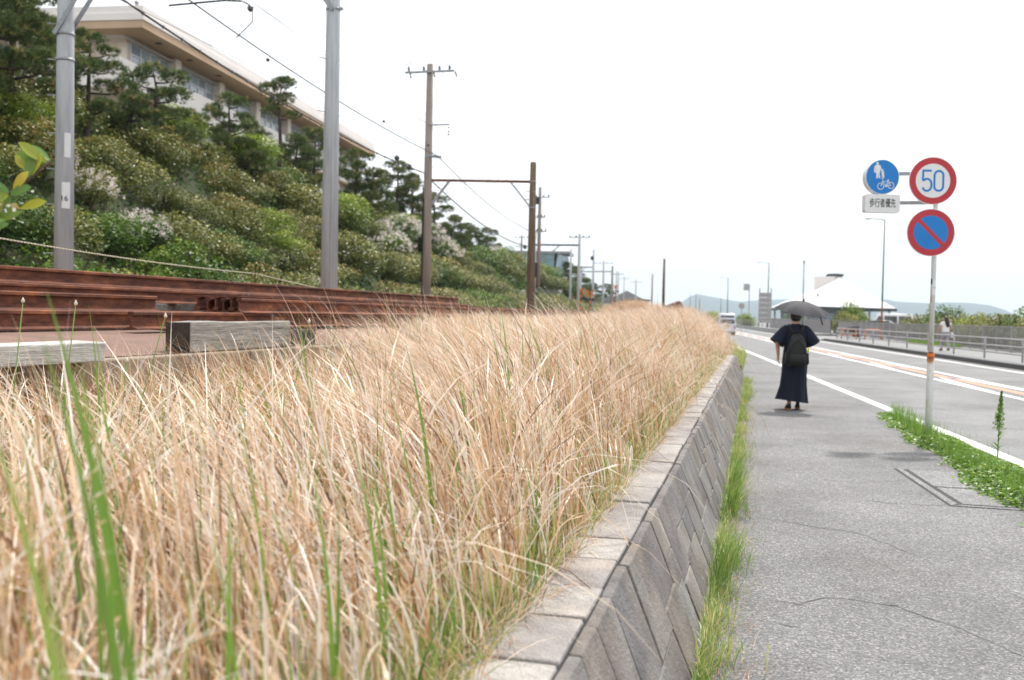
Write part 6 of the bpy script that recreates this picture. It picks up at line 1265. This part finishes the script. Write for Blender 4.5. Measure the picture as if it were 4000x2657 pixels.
def woman_two():
    o = empty('person', (8.55, 49.42, .15), R(14), 'long-haired walker in white top and grey trousers beyond the guard rail', 'person')
    la, ra, lt, rt = (-.08, .2, .1), (.08, -.2, .12), (-.1, .34, .045), (.085, -.08, .06)
    J, E = figure((-.3, .12, .88), (.28, -.02, 1.02), (-.24, .02, 1.08), (.25, -.04, 1.08), (-.085, .16, .47), (.085, .0, .47), la, ra, lt, rt, ((-.1, .25, -1), (.4, .3, 0), (0, 1, 0), (0, 1, 0)), ((.0, .6, -.5), (-.3, .3, 0), (-1, 0, .2), (0, .3, 1)), (0, .02))
    link('body', skin_mesh(J, E, 'pel', M_skin), o); face(o, (0, .02)); shoe(o, la, lt); shoe(o, ra, rt)
    loft([(0, -.005, 1.385, .07, .065), (0, 0, 1.35, .16, .09), (0, 0, 1.28, .178, .115), (0, 0, 1.15, .168, .118), (0, 0, 1.0, .165, .12), (0, 0, .9, .172, .128)], M_shirt, o, 'top', 32)
    for sx, el in ((-1, Vector((-.24, .02, 1.08))), (1, Vector((.25, -.04, 1.08)))): a = Vector((sx * .13, 0, 1.33)); d = el - a; MB().tube([a - d * .1, a + d * .2, a + d * .55], [.05, .075, .08], 14, False).build('sleeve', M_shirt, o, True)
    loft([(0, 0, .98, .158, .115), (0, 0, .86, .175, .13), (0, 0, .76, .18, .14)], M_grtr, o, 'waistband', 28)
    for hp, kn, an in (((-.085, 0, .82), (-.085, .16, .47), la), ((.085, 0, .82), (.085, .0, .47), ra)): hp, kn, an = Vector(hp), Vector(kn), Vector(an); MB().tube([hp, hp.lerp(kn, .5), kn, kn.lerp(an, .55), an + Vector((0, 0, .07))], [.1, .095, .085, .08, .075], 16).build('trouser_leg', M_grtr, o, True)
    MB().tube([(0, -.03, 1.6), (0, -.045, 1.53), (.01, -.085, 1.42), (.03, -.12, 1.3), (.05, -.12, 1.18), (.06, -.11, 1.1)], [.05, .098, .1, .1, .09, .03], 16).build('hair', M_brhair, o, True)
    b = empty('shoulder_bag', (8.83, 49.45, .98), R(14), 'small white bag carried by the long-haired walker', 'bag'); MB().prism([(-.03, -.11, -.2), (-.03, .11, -.2), (-.03, .09, .06), (-.03, -.09, .06)], (.06, 0, 0)).build('pouch', M_shirt, b, bevel=.015); MB().tube([(0, -.08, .05), (-.02, 0, .25), (0, .08, .05)], .008, 6).build('strap', M_dark, b)
woman_two()
def rider_person():
    o = empty('person', (-7.9, 170.2, 0), math.atan(.09), 'rider in red jacket on the dark scooter', 'person'); z = -.1
    J = {'pel': ((0, 0, .92), (.13, .1)), 'ch': ((0, .05, 1.28), (.15, .1)), 'nk': ((0, .08, 1.42), .05), 'hd': ((0, .1, 1.55), (.085, .095)), 'ht': ((0, .09, 1.63), .06), 'ls': ((-.18, .06, 1.34), .06), 'le': ((-.3, .25, 1.15), .045), 'lw': ((-.28, .58, 1.08), .03), 'rs': ((.18, .06, 1.34), .06), 're': ((.3, .25, 1.15), .045), 'rw': ((.28, .58, 1.08), .03), 'lk': ((-.15, .45, .82), .07), 'la': ((-.15, .5, .4), .04), 'lt': ((-.15, .62, .36), .035), 'rk': ((.15, .45, .82), .07), 'ra': ((.15, .5, .4), .04), 'rt': ((.15, .62, .36), .035)}
    E = [('pel', 'ch'), ('ch', 'nk'), ('nk', 'hd'), ('hd', 'ht'), ('ch', 'ls'), ('ls', 'le'), ('le', 'lw'), ('ch', 'rs'), ('rs', 're'), ('re', 'rw'), ('pel', 'lk'), ('lk', 'la'), ('la', 'lt'), ('pel', 'rk'), ('rk', 'ra'), ('ra', 'rt')]
    link('body', skin_mesh(J, E, 'pel', M_dark), o); loft([(0, .07, 1.4, .08, .07), (0, .06, 1.35, .2, .12), (0, .05, 1.25, .2, .14), (0, .02, 1.05, .18, .14), (0, 0, .92, .17, .14)], M_redj, o, 'jacket', 24)
    for sx in (-1, 1): MB().tube([(sx * .16, .06, 1.35), (sx * .3, .25, 1.15), (sx * .285, .5, 1.09)], [.09, .075, .06], 12).build('sleeve', M_redj, o, True)
    MB().lathe([(.02, .14), (.1, .11), (.135, .02), (.13, -.06), (.09, -.12)], 18, Matrix.Translation((0, .1, 1.57))).build('helmet', M_dark, o, True)
rider_person()
# ---------------------------------------------------------------- sea haze
def haze():
    k = bpy.data.materials.new('sea_haze'); k.use_nodes = True; t = k.node_tree; t.nodes.clear(); out = t.nodes.new('ShaderNodeOutputMaterial'); v = t.nodes.new('ShaderNodeVolumePrincipled')
    v.inputs['Color'].default_value = (.76, .9, 1, 1); v.inputs['Density'].default_value = .00015; v.inputs['Anisotropy'].default_value = 0.0; t.links.new(v.outputs[0], out.inputs['Volume'])
    o = MB().box(-6500, 7500, -600, 7700, -7, 330).build('haze', k); tag(o, 'pale sea haze hanging over the coast and softening the far hills', 'haze', kind='stuff')
haze()
